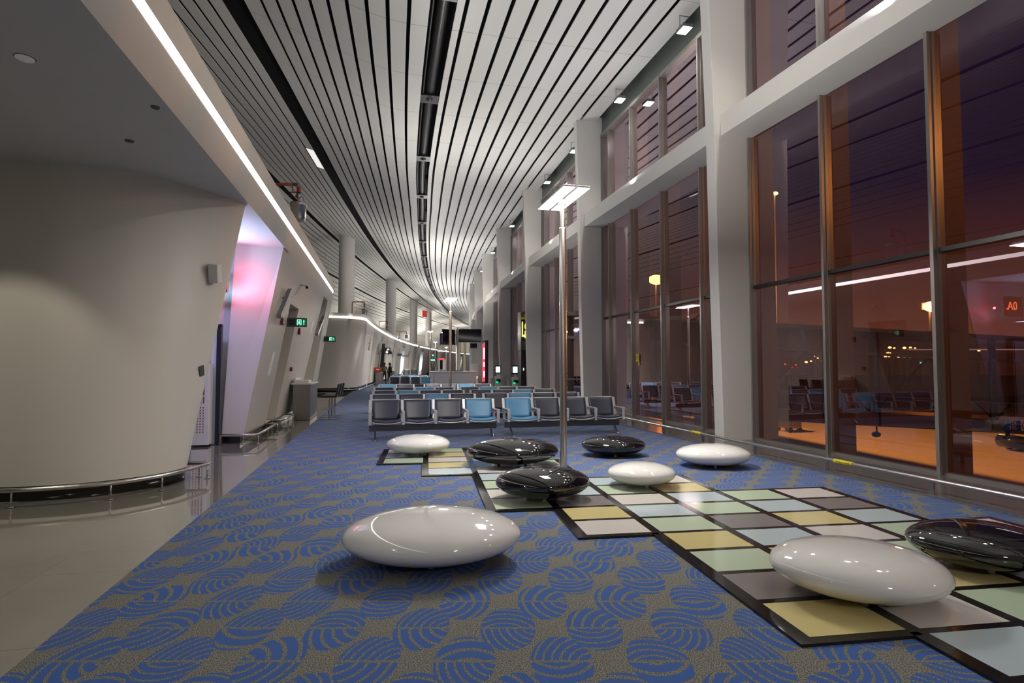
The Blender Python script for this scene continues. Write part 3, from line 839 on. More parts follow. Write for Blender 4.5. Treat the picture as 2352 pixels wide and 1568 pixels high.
kick_rail('distant kick rail at the foot of the second gate block', [P(32.7, -3.3, 0.18), P(32.6, -2.2, 0.18), P(33.0, -1.6, 0.18)] + rail, [(P(s, -1.12, 0), 0) for s in (34, 37, 40, 43)], 0.18)

# ---------------------------------------------------------------- wall furniture, gate side
def on_wall(name, label, cat, a, z, out=0.0):
    t = thing(name, label, cat, W(a, z, out), GB); return t
# tilted wall lamps: long narrow bars leaning with the niches
def wall_lamp(label, a0, z0, a1, z1, dz=0.0):
    t = thing('wall_lamp', label, 'wall light', (0, 0, 0)); p0, p1 = W(a0, z0, 0.0), W(a1, z1, 0.0)
    d = (p1 - p0); n = A(0, 1) - A(0, 0); side = d.cross(n).normalized() * 0.045
    mb = MB(); mb.hexa([p0 - side + n * 0.05, p0 + side + n * 0.05, p0 + side * 1.2 + n * 0.14, p0 - side * 1.2 + n * 0.14],
                       [p1 - side + n * 0.05, p1 + side + n * 0.05, p1 + side * 1.2 + n * 0.14, p1 - side * 1.2 + n * 0.14])
    mb.build('housing', 'steeldark', t)
    mb = MB(); q = n * 0.1415; mb.face([p0 - side * 1.05 + q, p0 + side * 1.05 + q, p1 + side * 1.05 + q, p1 - side * 1.05 + q])
    mb.build('diffuser', 'lampface', t)
    mb = MB(); c = p0 + d * 0.7; mb.tube([c - n * 0.005, c + n * 0.06], 0.018, 8); mb.build('bracket', 'steeldark', t)
wall_lamp('slanted wall lamp beside the edge of the pink-lit pier', 12.85, 2.54, 13.55, 3.2)
wall_lamp('slanted wall lamp in the shaded niche by the end door', 20.0, 2.55, 21.0, 3.22)
# red alarm sounders and call point
def alarm(label, a, z, h=0.16):
    t = thing('fire_alarm', label, 'fire alarm', W(a, z, 0), GB)
    mb = MB(); mb.box(0.0, 0.06, -0.06, 0.06, -h / 2, h / 2); mb.build('housing', 'darkred', t, bevel=0.01)
    mb = MB(); mb.ball((0.055, 0, -h / 2 + 0.04), 0.03, 10); mb.build('strobe', 'white', t)
alarm('dark red alarm box just before the first exit sign', 13.69, 2.51)
alarm('dark red alarm box just below the first exit sign', 16.5, 2.45, 0.18)
alarm('tiny red call point low on the wall above the counter', 16.28, 1.41, 0.11)
# exit signs standing out from the wall
def exit_sign(label, p, rz, w, h):
    t = thing('exit_sign', label, 'exit sign', p, rz)
    mb = MB(); mb.box(0, w, -0.02, 0.02, -h / 2, h / 2); mb.build('housing', 'signgrey', t, bevel=0.004)
    mb = MB(); mb.box(w * 0.48, w * 0.97, -0.0225, -0.019, -h * 0.36, h * 0.36); pn = mb.build('panel', 'greenback', t)
    sy = MB(); y = -0.0235
    def r(x0, x1, z0, z1): sy.face([(x0 * w, y, z0 * h), (x1 * w, y, z0 * h), (x1 * w, y, z1 * h), (x0 * w, y, z1 * h)])
    # door frame with the running figure cut out of the light
    r(.50, .53, -.32, .32); r(.69, .72, -.32, .32); r(.53, .69, .24, .32)
    def poly(ps): sy.face([(a * w, y, b * h) for a, b in ps])
    poly([(.585, .12), (.60, .20), (.625, .20), (.635, .12), (.61, .06)])
    poly([(.56, .04), (.64, .08), (.66, -.02), (.60, -.10), (.575, -.04)])
    poly([(.60, -.10), (.645, -.06), (.665, -.18), (.655, -.30), (.635, -.29), (.64, -.18)])
    poly([(.575, -.06), (.60, -.10), (.58, -.20), (.545, -.26), (.535, -.22), (.56, -.16)])
    poly([(.80, .06), (.845, .30), (.89, .06), (.86, .06), (.86, -.28), (.83, -.28), (.83, .06)])
    sy.build('symbol', 'greenlit', pn, weld=False)
    mb = MB(); mb.box(w * 0.10, w * 0.42, -0.0215, -0.019, -h * 0.34, h * 0.34); mb.build('dark_panel', 'blackplastic', t)
    return t
exit_sign('nearer green running man exit sign projecting from the wall above the counter', A(14.65, -2.27, 2.56), GB, 0.46, 0.22)
exit_sign('farther green running man exit sign at the end of the first gate wall', A(23.3, -2.28, 2.55), GB, 0.48, 0.21)
# white speaker box and intercom slot on the near block
def block_pt(a, b, z): return A(a, b, z)
t = thing('wall_speaker', 'white box loudspeaker on the rounded block edge beside the red digits', 'speaker', A(8.62, -2.26, 2.80), GB - 0.35)
mb = MB(); mx = Matrix.Rotation(0.27, 4, 'X'); mb.box(-0.07, 0.07, -0.11, 0.0, -0.13, 0.13, 0, mx @ Matrix.Rotation(0.12, 4, 'Y')); mb.build('housing', 'white', t, bevel=0.008)
mb = MB(); mb.box(-0.09, -0.06, -0.06, 0.10, -0.11, 0.11, 0, mx); mb.build('bracket', 'blackplastic', t)
t = thing('intercom_panel', 'small dark intercom slot low on the rounded block edge', 'intercom', A(8.47, -2.40, 1.43), GB - 0.4)
mb = MB(); mb.box(-0.012, 0.012, -0.03, 0.05, -0.07, 0.07, 0, Matrix.Rotation(0.27, 4, 'X') @ Matrix.Rotation(0.12, 4, 'Y')); mb.build('faceplate', 'signgrey', t, bevel=0.003)
mb = MB(); mb.box(-0.006, 0.006, -0.034, -0.029, 0.04, 0.055, 0, Matrix.Rotation(0.27, 4, 'X') @ Matrix.Rotation(0.12, 4, 'Y')); mb.build('button', 'steel', t)
# bullet cameras with conduit on the first wall, dome cameras farther away
def camera_bullet(label, p, rz):
    t = thing('security_camera', label, 'camera', p, rz)
    mb = MB(); mb.tube([(-0.12, 0, 0.0), (0.03, 0, 0.0), (0.05, 0, -0.04)], 0.022, 10); mb.build('bracket', 'white', t)
    mb = MB(); mb.tube([(0.05, 0.14, -0.03), (0.06, -0.14, -0.07)], 0.042, 14); mb.build('housing', 'white', t)
    mb = MB(); mb.tube([(0.06, -0.135, -0.07), (0.062, -0.155, -0.073)], 0.036, 14); mb.build('lens', 'blackplastic', t)
camera_bullet('white bullet camera high on the first gate wall near the strip light end', W(15.45, 3.58, 0.12), GB)
t = thing('conduit_pipe', 'thin white conduit curling from the slanted lamp to the bullet camera', 'pipe', (0, 0, 0))
mb = MB(); mb.tube([W(13.6, 3.17, 0.02), W(14.2, 3.15, 0.02), W(14.8, 3.2, 0.02), W(15.2, 3.36, 0.02), W(15.4, 3.52, 0.02)], 0.014, 8); mb.build('tube', 'white', t)
def dome(label, p, r=0.13):
    t = thing('dome_camera', label, 'camera', p)
    mb = MB(); mb.lathe([(0, 0.2), (r * .7, 0.2), (r, 0.0), (0, 0)], 20); mb.build('housing', 'white', t)
    mb = MB(); mb.ball((0, 0, 0.0), r * 0.72, 16); mb.build('dome', 'blackplastic', t)
    mb = MB(); mb.tube([(0, 0, 0.18), (0, 0, 0.3), (-0.25, 0.25, 0.3)], 0.02, 8); mb.build('arm', 'white', t)
dome('hanging dome camera over the start of the second light strip', P(36.3, -3.0, 4.22), 0.20)
dome('tiny dome camera beside a far round column base', P(62, -0.75, 4.5), 0.16)
dome('tiny dome camera at the far end of the second light strip', P(84, -0.75, 4.3), 0.16)
dome('tiny dome camera below the far third light strip', P(118, -0.75, 4.2), 0.2)
# flat access boxes on the wall
def access(label, a, z, w, h, m='white'):
    t = thing('access_panel', label, 'panel', W(a, z, 0), GB)
    mb = MB(); mb.hexa([W(a - w, z - h, -0.01) - W(a, z), W(a + w, z - h, -0.01) - W(a, z), W(a + w + .6 * h, z + h, -0.01) - W(a, z), W(a - w + .6 * h, z + h, -0.01) - W(a, z)],
                       [W(a - w, z - h, 0.012) - W(a, z), W(a + w, z - h, 0.012) - W(a, z), W(a + w + .6 * h, z + h, 0.012) - W(a, z), W(a - w + .6 * h, z + h, 0.012) - W(a, z)])
    o = mb.build('cover', m, t); o.rotation_euler = (0, 0, -GB)
access('pale slanted access panel on the pier beside the pink-lit edge', 13.42, 1.55, 0.10, 0.26, 'signwhite')
access('slim pale box on the wall past the first exit sign', 19.0, 2.75, 0.10, 0.22, 'signwhite')
# stainless boarding counter with stools
def counter(label, p, rz, group=None, kind='near'):
    t = thing('gate_counter', label, 'counter', p, rz, group)
    mb = MB(); mb.box(-0.46, 0.0, 0.0, 1.75, 0.0, 0.98); mb.build('body', 'steeldark', t, bevel=0.006)
    mb = MB(); mb.box(-0.50, 0.03, -0.03, 1.78, 0.98, 1.02); mb.build('worktop', 'white', t, bevel=0.006)
    mb = MB(); mb.box(-0.44, -0.06, 0.08, 0.7, 1.02, 1.10); mb.box(-0.44, -0.40, 0.05, 1.2, 1.10, 1.16); mb.build('document_tray', 'white', t, bevel=0.01)
    return t
counter('brushed steel boarding counter with white top by the first gate wall', A(16.72, -1.95), GB)
def stool(label, p, rz, group='black gate stools'):
    t = thing('bar_stool', label, 'stool', p, rz, group)
    mb = MB(); mb.box(-0.22, 0.22, -0.20, 0.20, 0.62, 0.68); mb.build('seat', 'blackplastic', t, bevel=0.02)
    mb = MB(); mb.hexa([(0.17, -0.20, 0.66), (0.22, -0.20, 0.66), (0.22, 0.20, 0.66), (0.17, 0.20, 0.66)], [(0.24, -0.19, 1.0), (0.28, -0.19, 1.0), (0.28, 0.19, 1.0), (0.24, 0.19, 1.0)]); mb.build('backrest', 'blackplastic', t, bevel=0.015)
    mb = MB(); mb.lathe([(0.026, 0.03), (0.026, 0.62)], 14); mb.build('post', 'chrome', t)
    mb = MB(); mb.box(-0.24, 0.24, -0.02, 0.02, 0.0, 0.03); mb.box(-0.02, 0.02, -0.24, 0.24, 0.0, 0.03); mb.build('foot_cross', 'chrome', t, bevel=0.004)
    mb = MB(); mb.box(-0.20, 0.20, -0.012, 0.012, 0.27, 0.29); mb.box(-0.012, 0.012, -0.20, 0.20, 0.27, 0.29); mb.build('footrest', 'chrome', t)
    return t
st0 = stool('nearest black bar stool on steel posts beside the steel counter', A(16.75, -1.45), GB)
dup(st0, A(17.35, -1.42), GB, 'black bar stool second in line beside the steel counter')
dup(st0, A(17.95, -1.39), GB, 'black bar stool third in line beside the steel counter')
# roof-top water cannons
def cannon(label, p, rz):
    t = thing('water_cannon', label, 'water cannon', p, rz)
    mb = MB(); mb.tube([(-0.82, 0, 0.62), (-0.10, 0, 0.62)], 0.036, 12); mb.tube([(-0.82, 0, 0.62), (-0.86, 0, 0.60), (-0.88, 0, 0.4), (-0.88, 0, -0.62)], 0.036, 12); mb.build('supply_pipe', 'pipered', t)
    mb = MB(); mb.tube([(-0.12, 0, 0.62), (-0.02, 0, 0.61), (0, 0, 0.5), (0, 0, 0.42)], 0.045, 12); mb.build('elbow', 'steeldark', t)
    mb = MB(); mb.tube([(-0.16, 0, 0.60), (-0.16, 0, 0.42)], 0.012, 8); mb.tube([(-0.24, 0, 0.42), (-0.02, 0, 0.42)], 0.014, 8); mb.lathe([(0.05, 0.42), (0.05, 0.54)], 12); mb.build('valve', 'red', t)
    mb = MB(); mb.lathe([(0.032, 0.14), (0.032, 0.44), (0.09, 0.30), (0.05, 0.27)], 12); mb.tube([(0.1, 0, 0.15), (0.13, 0.02, 0.24), (0.09, 0, 0.30), (0.0, 0.05, 0.33)], 0.010, 8); mb.build('mount', 'steeldark', t)
    mb = MB(); mb.lathe([(0, 0.14), (0.205, 0.14), (0.205, 0.06), (0.19, 0.06), (0.17, -0.26), (0.13, -0.31), (0, -0.31)], 26); mb.build('housing', 'steel', t)
    mb = MB(); mb.tube([(-0.02, -0.10, -0.29), (-0.14, -0.20, -0.42)], [0.03, 0.018], 10); mb.build('nozzle', 'chrome', t)
    return t
c0 = cannon('red-piped bucket water cannon above the near light strip', (-5.31, 14.0, 5.40), 0)
dup(c0, P(41.5, -1.65, 5.42), 0, 'second water cannon with dark bucket above the second light strip')
dup(c0, P(59.0, -1.55, 5.42), 0, 'third small water cannon in front of the far round columns')
dup(c0, P(76.0, -1.45, 5.42), 0, 'farthest small water cannon over the long curved light strip')
for o in [x for x in bpy.data.objects if x.get('category') == 'water cannon']: o['group'] = 'water cannons along the gate roofs'
# soffit discs
for x, y, r, lb in ((-3.88, 4.43, 0.062, 'pale round disc light in the grey soffit'), (-3.38, 5.29, 0.035, 'small dark sprinkler in the soffit near the fascia'), (-4.17, 6.1, 0.04, 'faint sprinkler in the soffit above the rounded block')):
    big = r > 0.05
    t = thing('ceiling_disc' if big else 'sprinkler', lb, 'downlight' if big else 'sprinkler', (x, y, 3.95))
    mb = MB(); mb.lathe([(0, -0.012), (r, -0.012), (r * 1.05, 0.0)], 22); mb.build('cover', 'signwhite' if big else 'signgrey', t)
    mb = MB(); mb.lathe([(r * 1.05, -0.004), (r * 1.18, 0.0)], 22); mb.build('rim', 'signgrey', t)
# gate recess: door post, leaf, cabinet, red digits
h = holder('door_1')
mb = MB(); mb.box(-3.10, -3.02, 11.86, 11.98, 0, 2.28, 0, Matrix.Rotation(GB, 4, 'Z')); mb.box(-5.0, -3.02, 11.86, 11.98, 2.24, 2.30, 0, Matrix.Rotation(GB, 4, 'Z')); mb.build('door_frame', 'darkframe', h)
mb = MB(); mb.box(-3.9, -3.11, 11.90, 11.96, 0.01, 2.24, 0, Matrix.Rotation(GB, 4, 'Z')); lf = mb.build('door_leaf', 'white', h)
mb = MB(); mb.box(-3.225, -3.21, 11.89, 11.902, 0.01, 2.24, 0, Matrix.Rotation(GB, 4, 'Z')); mb.build('leaf_edge', 'darkframe', lf)
t = thing('air_conditioner', 'white floor air conditioner with a dotted grille inside the gate opening', 'air conditioner', A(11.62, -3.44), GB)
mb = MB(); mb.box(0, 0.30, 0, 0.22, 0.03, 1.55); mb.build('cabinet', 'white', t, bevel=0.012)
mb = MB()
for i in range(4):
    for j in range(10):
        x, z = 0.04 + 0.05 * i, 0.26 + 0.05 * j; mb.face([(x, -0.002, z), (x + 0.024, -0.002, z), (x + 0.024, -0.002, z + 0.024), (x, -0.002, z + 0.024)])
for i in range(4): 
    for j in range(3): x, z = 0.04 + 0.05 * i, 0.80 + 0.15 * j; mb.face([(x, -0.002, z), (x + 0.026, -0.002, z), (x + 0.026, -0.002, z + 0.13), (x, -0.002, z + 0.13)])
mb.build('grille', mat('copper_grille', (0.20, 0.09, 0.06), 0.5), t, weld=False)
mb = MB(); mb.box(0.01, 0.29, 0.01, 0.21, 0.0, 0.03); mb.build('plinth', 'blackplastic', t)
t = thing('gate_display', 'red digit display half hidden behind the rounded block edge', 'display', A(11.85, -2.93, 3.18), GB)
mb = MB(); mb.box(-0.62, 0.0, 0.0, 0.10, -0.26, 0.30); mb.build('housing', 'screen', t)
text('digits', '0A', 0.34, 'redled', t, (-0.19, -0.004, 0.02), (PI / 2, 0, 0))
# ================================================================== FAR PART OF THE HALL
def frame(s): return heading(s)
t = thing('reception_desk', 'long plain white desk standing beyond the rows of seats', 'desk', P(38.2, 2.95), heading(38.2))
mb = MB(); mb.box(-0.02, 3.05, 0, 0.8, 0, 1.10); mb.build('body', 'white', t, bevel=0.01)
mb = MB(); mb.box(-0.06, 3.09, -0.04, 0.84, 1.10, 1.14); mb.build('worktop', 'white', t, bevel=0.01)
mb = MB(); mb.box(0.22, 0.26, -0.012, 0, 0.0, 1.09); mb.build('joint_strip', 'steeldark', t)
mb = MB(); mb.box(0.6, 2.2, 0.3, 0.75, 1.14, 1.20); mb.build('keyboard_ledge', 'blackplastic', t)
t = thing('display_panel', 'tall white freestanding panel at the window end of the white desk', 'panel', P(39.6, 5.85), heading(38))
mb = MB(); mb.box(0, 0.75, 0, 0.06, 0.0, 1.62); mb.build('board', 'white', t, bevel=0.006)
mb = MB(); mb.hexa([(0.05, -0.5, 0), (0.42, -0.5, 0), (0.42, -0.1, 0), (0.05, -0.1, 0)], [(0.0, -0.3, 0.62), (0.34, -0.3, 0.62), (0.42, -0.1, 0.78), (0.05, -0.1, 0.78)]); mb.build('leaflet_stand', 'white', t)
def kiosk(label, p, rz):
    t = thing('checkin_kiosk', label, 'kiosk', p, rz, 'self service kiosks by the windows')
    mb = MB(); mb.box(-0.19, 0.19, -0.10, 0.22, 0, 0.92); mb.box(-0.19, 0.19, -0.20, 0.10, 0.70, 0.92); mb.build('body', 'white', t, bevel=0.02)
    mb = MB(); mb.box(-0.10, 0.12, -0.205, -0.19, 0.62, 0.78); mb.build('reader', 'blackplastic', t)
    mb = MB(); mb.box(-0.13, -0.02, -0.21, -0.2, 0.56, 0.66); mb.build('glow', 'kioskgreen', t)
    mb = MB(); mb.box(-0.05, 0.05, 0.0, 0.08, 0.9, 1.12); mb.build('neck', 'white', t)
    mb = MB(); mb.box(-0.17, 0.17, -0.02, 0.06, 1.08, 1.52); mb.build('screen_housing', 'screen', t, bevel=0.02)
    mb = MB(); mb.box(-0.12, 0.12, -0.024, -0.019, 1.14, 1.46); mb.build('screen', 'kioskscreen', t)
    mb = MB(); mb.box(-0.34, -0.30, -0.1, 0.5, 0, 0.85); mb.build('side_panel', 'steeldark', t)
    return t
k0 = kiosk('self service kiosk with lit screen, farther from the dark cabinet', P(31.0, 6.40), heading(31.7))
dup(k0, P(29.0, 6.98), heading(29), 'self service kiosk with lit screen, nearest the dark cabinet')
t = thing('advert_totem', 'tall thin black totem with a glowing red and white side', 'advertising display', P(37.6, 6.62), heading(37.6))
mb = MB(); mb.box(-0.10, 0.12, -0.02, 1.1, 0, 3.2); mb.build('housing', 'blackplastic', t)
mb = MB(); mb.box(-0.28, -0.10, 0.0, 0.08, 0.45, 2.95); mb.build('lit_face', 'adred', t)
mb = MB()
for z0, z1 in ((0.75, 1.15), (1.45, 1.75), (1.95, 2.7)): mb.box(-0.21, -0.12, -0.006, 0.0, z0, z1)
mb.build('advert_glow', 'adwhite', t)
# screens on a pillar
p = P(40.1, 4.95)
t = thing('screen_pillar', 'slim pillar carrying black flight screens beyond the second pole lamp', 'screen stand', p, heading(40))
mb = MB(); mb.lathe([(0.09, 0), (0.09, 4.2)], 18, 0, (-0.10, 0.3, 0)); mb.build('pillar', 'seatframe', t)
def tv(w, h, mx):
    mb = MB(); mb.box(-w / 2, w / 2, -0.04, 0.04, -h / 2, h / 2, 0, mx); o = mb.build('screen', 'screen', t, bevel=0.01)
    b = MB(); b.box(-w / 2, w / 2, -0.046, -0.041, -h / 2, -h / 2 + 0.05, 0, mx); b.build('bezel_strip', 'blackplastic', o)
    m2 = MB(); m2.box(-0.1, 0.1, 0.04, 0.2, -0.06, 0.06, 0, mx); m2.build('bracket', 'steeldark', o)
tv(1.62, 0.92, Matrix.Translation((0.78, -0.1, 3.62)) @ Matrix.Rotation(-0.20, 4, 'Z'))
tv(1.25, 0.92, Matrix.Translation((-0.72, 0.05, 3.60)) @ Matrix.Rotation(0.75, 4, 'Z'))
tv(1.2, 0.80, Matrix.Translation((-0.75, 0.8, 3.40)) @ Matrix.Rotation(0.4, 4, 'Z'))
tv(0.5, 0.35, Matrix.Translation((1.12, 0.9, 2.95)))
for s, o, r, lb in ((66, 5.7, 0.2, 'cream round post below the large hanging screen'), (66, 6.35, 0.16, 'pale thin round post right beside the cream post')):
    c = P(s, o); t = thing('round_post', lb, 'post', c)
    mb = MB(); mb.lathe([(r, 0), (r, 4.6)], 20); mb.build('shaft', 'poleyellow', t)
    mb = MB(); mb.lathe([(r, 4.6), (r + 0.12, 4.6), (r + 0.12, 4.75), (0, 4.75)], 20); mb.build('cap', 'white', t)
# red hanging banner
t = thing('hanging_banner', 'small red banner hanging under the far white vault', 'banner', P(72, 1.3, 7.6), heading(72))
mb = MB(); mb.hexa([(-0.28, -0.15, 0), (0.28, 0.2, 0), (0.28, 0.23, 0), (-0.28, -0.12, 0)], [(-0.28, -0.15, 0.85), (0.28, 0.2, 0.75), (0.28, 0.23, 0.75), (-0.28, -0.12, 0.85)]); mb.build('cloth', mat('banner_red', (0.75, 0.05, 0.03), 0.6, emit=0.15), t)
mb = MB(); mb.tube([(-0.27, -0.14, 0.84), (-0.27, -0.14, 3.4)], 0.008, 6); mb.tube([(0.27, 0.2, 0.74), (0.27, 0.2, 3.4)], 0.008, 6); mb.build('cord', 'steeldark', t)
t = thing('window_notice', 'small yellow notice stuck on the window pane above the bench end', 'notice', P(15.25, 7.655, 1.72), heading(15.25) + PI / 2)
mb = MB(); mb.box(-0.12, 0.10, -0.004, 0.004, -0.10, 0.12); mb.box(-0.13, -0.06, -0.004, 0.004, -0.20, -0.12); mb.build('paper', 'yellow', t)
mb = MB()
for x0, x1, z0, z1 in ((-0.07, -0.05, -0.05, 0.06), (-0.05, -0.02, 0.04, 0.06), (0.01, 0.03, -0.05, 0.06), (0.03, 0.06, 0.0, 0.02)): mb.box(x0, x1, 0.0045, 0.006, z0, z1); mb.box(x0, x1, -0.006, -0.0045, z0, z1)
mb.build('print', 'ink', t)
# coffee corner between two window columns
t = thing('vending_cabinet', 'dark tall cabinet with a yellow neon sign between two window columns', 'cabinet', P(26.6, 6.80), heading(26.6))
mb = MB(); mb.box(0.0, 0.62, 0, 0.7, 0, 2.25); mb.build('body', 'blackplastic', t, bevel=0.01)
mb = MB(); mb.box(-0.02, 0.62, 0, 0.7, 2.25, 4.1); mb.build('top_box', 'signgrey', t)
mb = MB(); mb.box(0.10, 0.14, -0.01, 0.0, 1.28, 1.40); mb.build('indicator', 'adwhite', t)
mb = MB(); mb.box(0.12, 0.5, -0.2, -0.02, 3.86, 3.95); mb.box(0.0, 0.36, -0.2, -0.02, 3.72, 3.82); mb.build('sign_lamp', 'yellow', t)
mb = MB(); mb.box(0.02, 0.58, -0.10, -0.03, 2.68, 3.70); mb.build('sign_board', 'blackplastic', t)
for ch, sz, x, z, sx in (('L', 1.05, 0.09, 3.20, 0.42), ('6', 0.50, 0.21, 3.40, 0.6), ('B', 0.50, 0.21, 2.98, 0.55)):
    o = text('lettering', ch, sz, 'neon', t, (x, -0.115, z), (PI / 2, 0, 0)); o.scale = (sx, 1, 1)
# counters, stools, signs of the second gate block
def far_counter(s, lb, lbs):
    t = counter(lb, P(s, -0.75), heading(s)); t['group'] = 'steel counters along the far gates'
    if lbs: dup(st0, P(s + 0.5, -0.2), heading(s), lbs, 'black stools along the far gates')
    return t
far_counter(45.6, 'steel gate counter with a small red sign, behind two people', None)
far_counter(57.5, 'steel gate counter just right of the person in a dark suit', 'black stool by the counter beyond the person in a dark suit')
far_counter(72.5, 'pale gate counter just past the bright white gate opening', 'black stool beyond the bright white gate opening')
far_counter(80.5, 'steel gate counter near the end of the visible bench row', 'black stool next to the far steel counter by the desk')
far_counter(98.0, 'tiny far gate counter just before the white desk end', None)
t = thing('counter_sign', 'small red notice board standing on the far steel counter', 'sign', P(45.4, -1.0, 1.02), heading(45))
mb = MB(); mb.box(-0.36, 0.30, -0.02, 0.02, 0.02, 0.36); mb.build('board', 'red', t)
mb = MB(); mb.box(-0.15, 0.12, -0.026, -0.021, 0.17, 0.24); mb.build('print', 'signwhite', t)
mb = MB(); mb.box(-0.3, 0.25, -0.05, 0.05, 0.0, 0.02); mb.build('base', 'blackplastic', t)
t = thing('leaning_pylon', 'black slanted pylon leaning with the wall beside the people', 'pylon', P(48.6, -1.1), heading(48))
mb = MB(); mb.hexa([(-0.15, -0.1, 0), (0.15, -0.1, 0), (0.15, 0.1, 0), (-0.15, 0.1, 0)], [(0.05, 0.9, 3.4), (0.30, 0.9, 3.4), (0.30, 1.1, 3.4), (0.05, 1.1, 3.4)]); mb.build('body', 'blackplastic', t)
t = thing('facility_sign', 'black square sign with a white tap and cup symbol above the people', 'sign', P(50.6, -0.72, 2.80), heading(49))
mb = MB(); mb.box(-0.25, 0.27, -0.03, 0.03, -0.27, 0.27); mb.build('board', 'blackplastic', t)
mb = MB(); mb.ball((0.08, -0.034, 0.13), 0.12, 14, 0, (1, 0.05, 0.6)); mb.ball((-0.03, -0.034, 0.04), 0.06, 14, 0, (0.7, 0.05, 0.8)); mb.box(-0.13, 0.07, -0.036, -0.031, -0.2, -0.02)
mb.build('symbol', 'shine', t)
mb = MB(); mb.box(-0.6, -0.25, -0.02, 0.02, -0.1, 0.1); mb.build('bracket', 'blackplastic', t)
for s, lb in ((55.5, 'grey exit sign back by the far gates, unlit'), (65.8, 'dark hanging sign before the bright gate opening'), (71.8, 'pale hanging sign after the bright gate opening')):
    t = thing('hanging_sign', lb, 'sign', P(s, -1.1, 2.75), heading(s))
    mb = MB(); mb.box(-0.3, 0.35, -0.03, 0.03, -0.13, 0.13); mb.build('board', 'signgrey', t)
    mb = MB(); mb.tube([(0, 0, 0.13), (0.1, 0, 0.6), (-0.3, 0, 0.75)], 0.03, 8); mb.build('arm', 'steeldark', t)
def far_lamp(s, z, lb):
    t = thing('wall_lamp', lb, 'wall light', (0, 0, 0), 0, 'slanted lamps along the far gates')
    a, b = WpB(s, z, 0.08), WpB(s + 0.75, z + 0.85, 0.08); n = P(s, 1) - P(s, 0); u = Vector((0, 0, 0.06))
    mb = MB(); mb.hexa([a - u, a + u, a + u + n * .1, a - u + n * .1], [b - u, b + u, b + u + n * .1, b - u + n * .1]); mb.build('housing', 'steeldark', t)
    mb = MB(); m_ = (a + b) / 2; mb.tube([m_ - n * .09, m_ + n * .02], 0.02, 6); mb.build('bracket', 'steeldark', t)
far_lamp(38.6, 2.6, 'slanted grey lamp on the smooth front of the second gate block')
far_lamp(46.6, 2.5, 'slanted lamp left of the black facility sign, before the pylon')
far_lamp(55.2, 2.6, 'slanted lamp right of the black facility sign')
far_lamp(59.0, 2.5, 'slanted lamp beyond the person in a dark suit')
far_lamp(74.5, 2.6, 'slanted lamp after the bright white gate opening')
far_lamp(85.0, 2.6, 'farthest slanted lamp before the pole lamp')
# status lights on the far gates
t = thing('status_beacon', 'green lit gate beacon on the far gate wall', 'signal', P(93, 0.2, 0), heading(93))
mb = MB(); mb.tube([(0, 0, 0), (0, 0, 3.0)], 0.06, 8); mb.build('post', 'steeldark', t)
mb = MB(); mb.box(-0.4, 0.4, -0.1, 0.0, 2.35, 2.55); mb.box(-0.12, 0.12, -0.1, 0.0, 3.1, 3.3); mb.build('lamp', 'greenlit', t)
t = thing('self_service_booth', 'booth with a red lit top and black screen behind the white desk', 'booth', P(65, 3.75), heading(65))
mb = MB(); mb.box(-0.35, 0.45, 0, 0.6, 0, 2.2); mb.build('body', 'white', t)
mb = MB(); mb.box(-0.35, 0.35, -0.05, 0.6, 2.2, 2.36); mb.build('lit_top', 'adred', t)
mb = MB(); mb.box(-0.2, 0.12, -0.02, 0.0, 1.1, 2.15); mb.build('screen', 'screen', t)

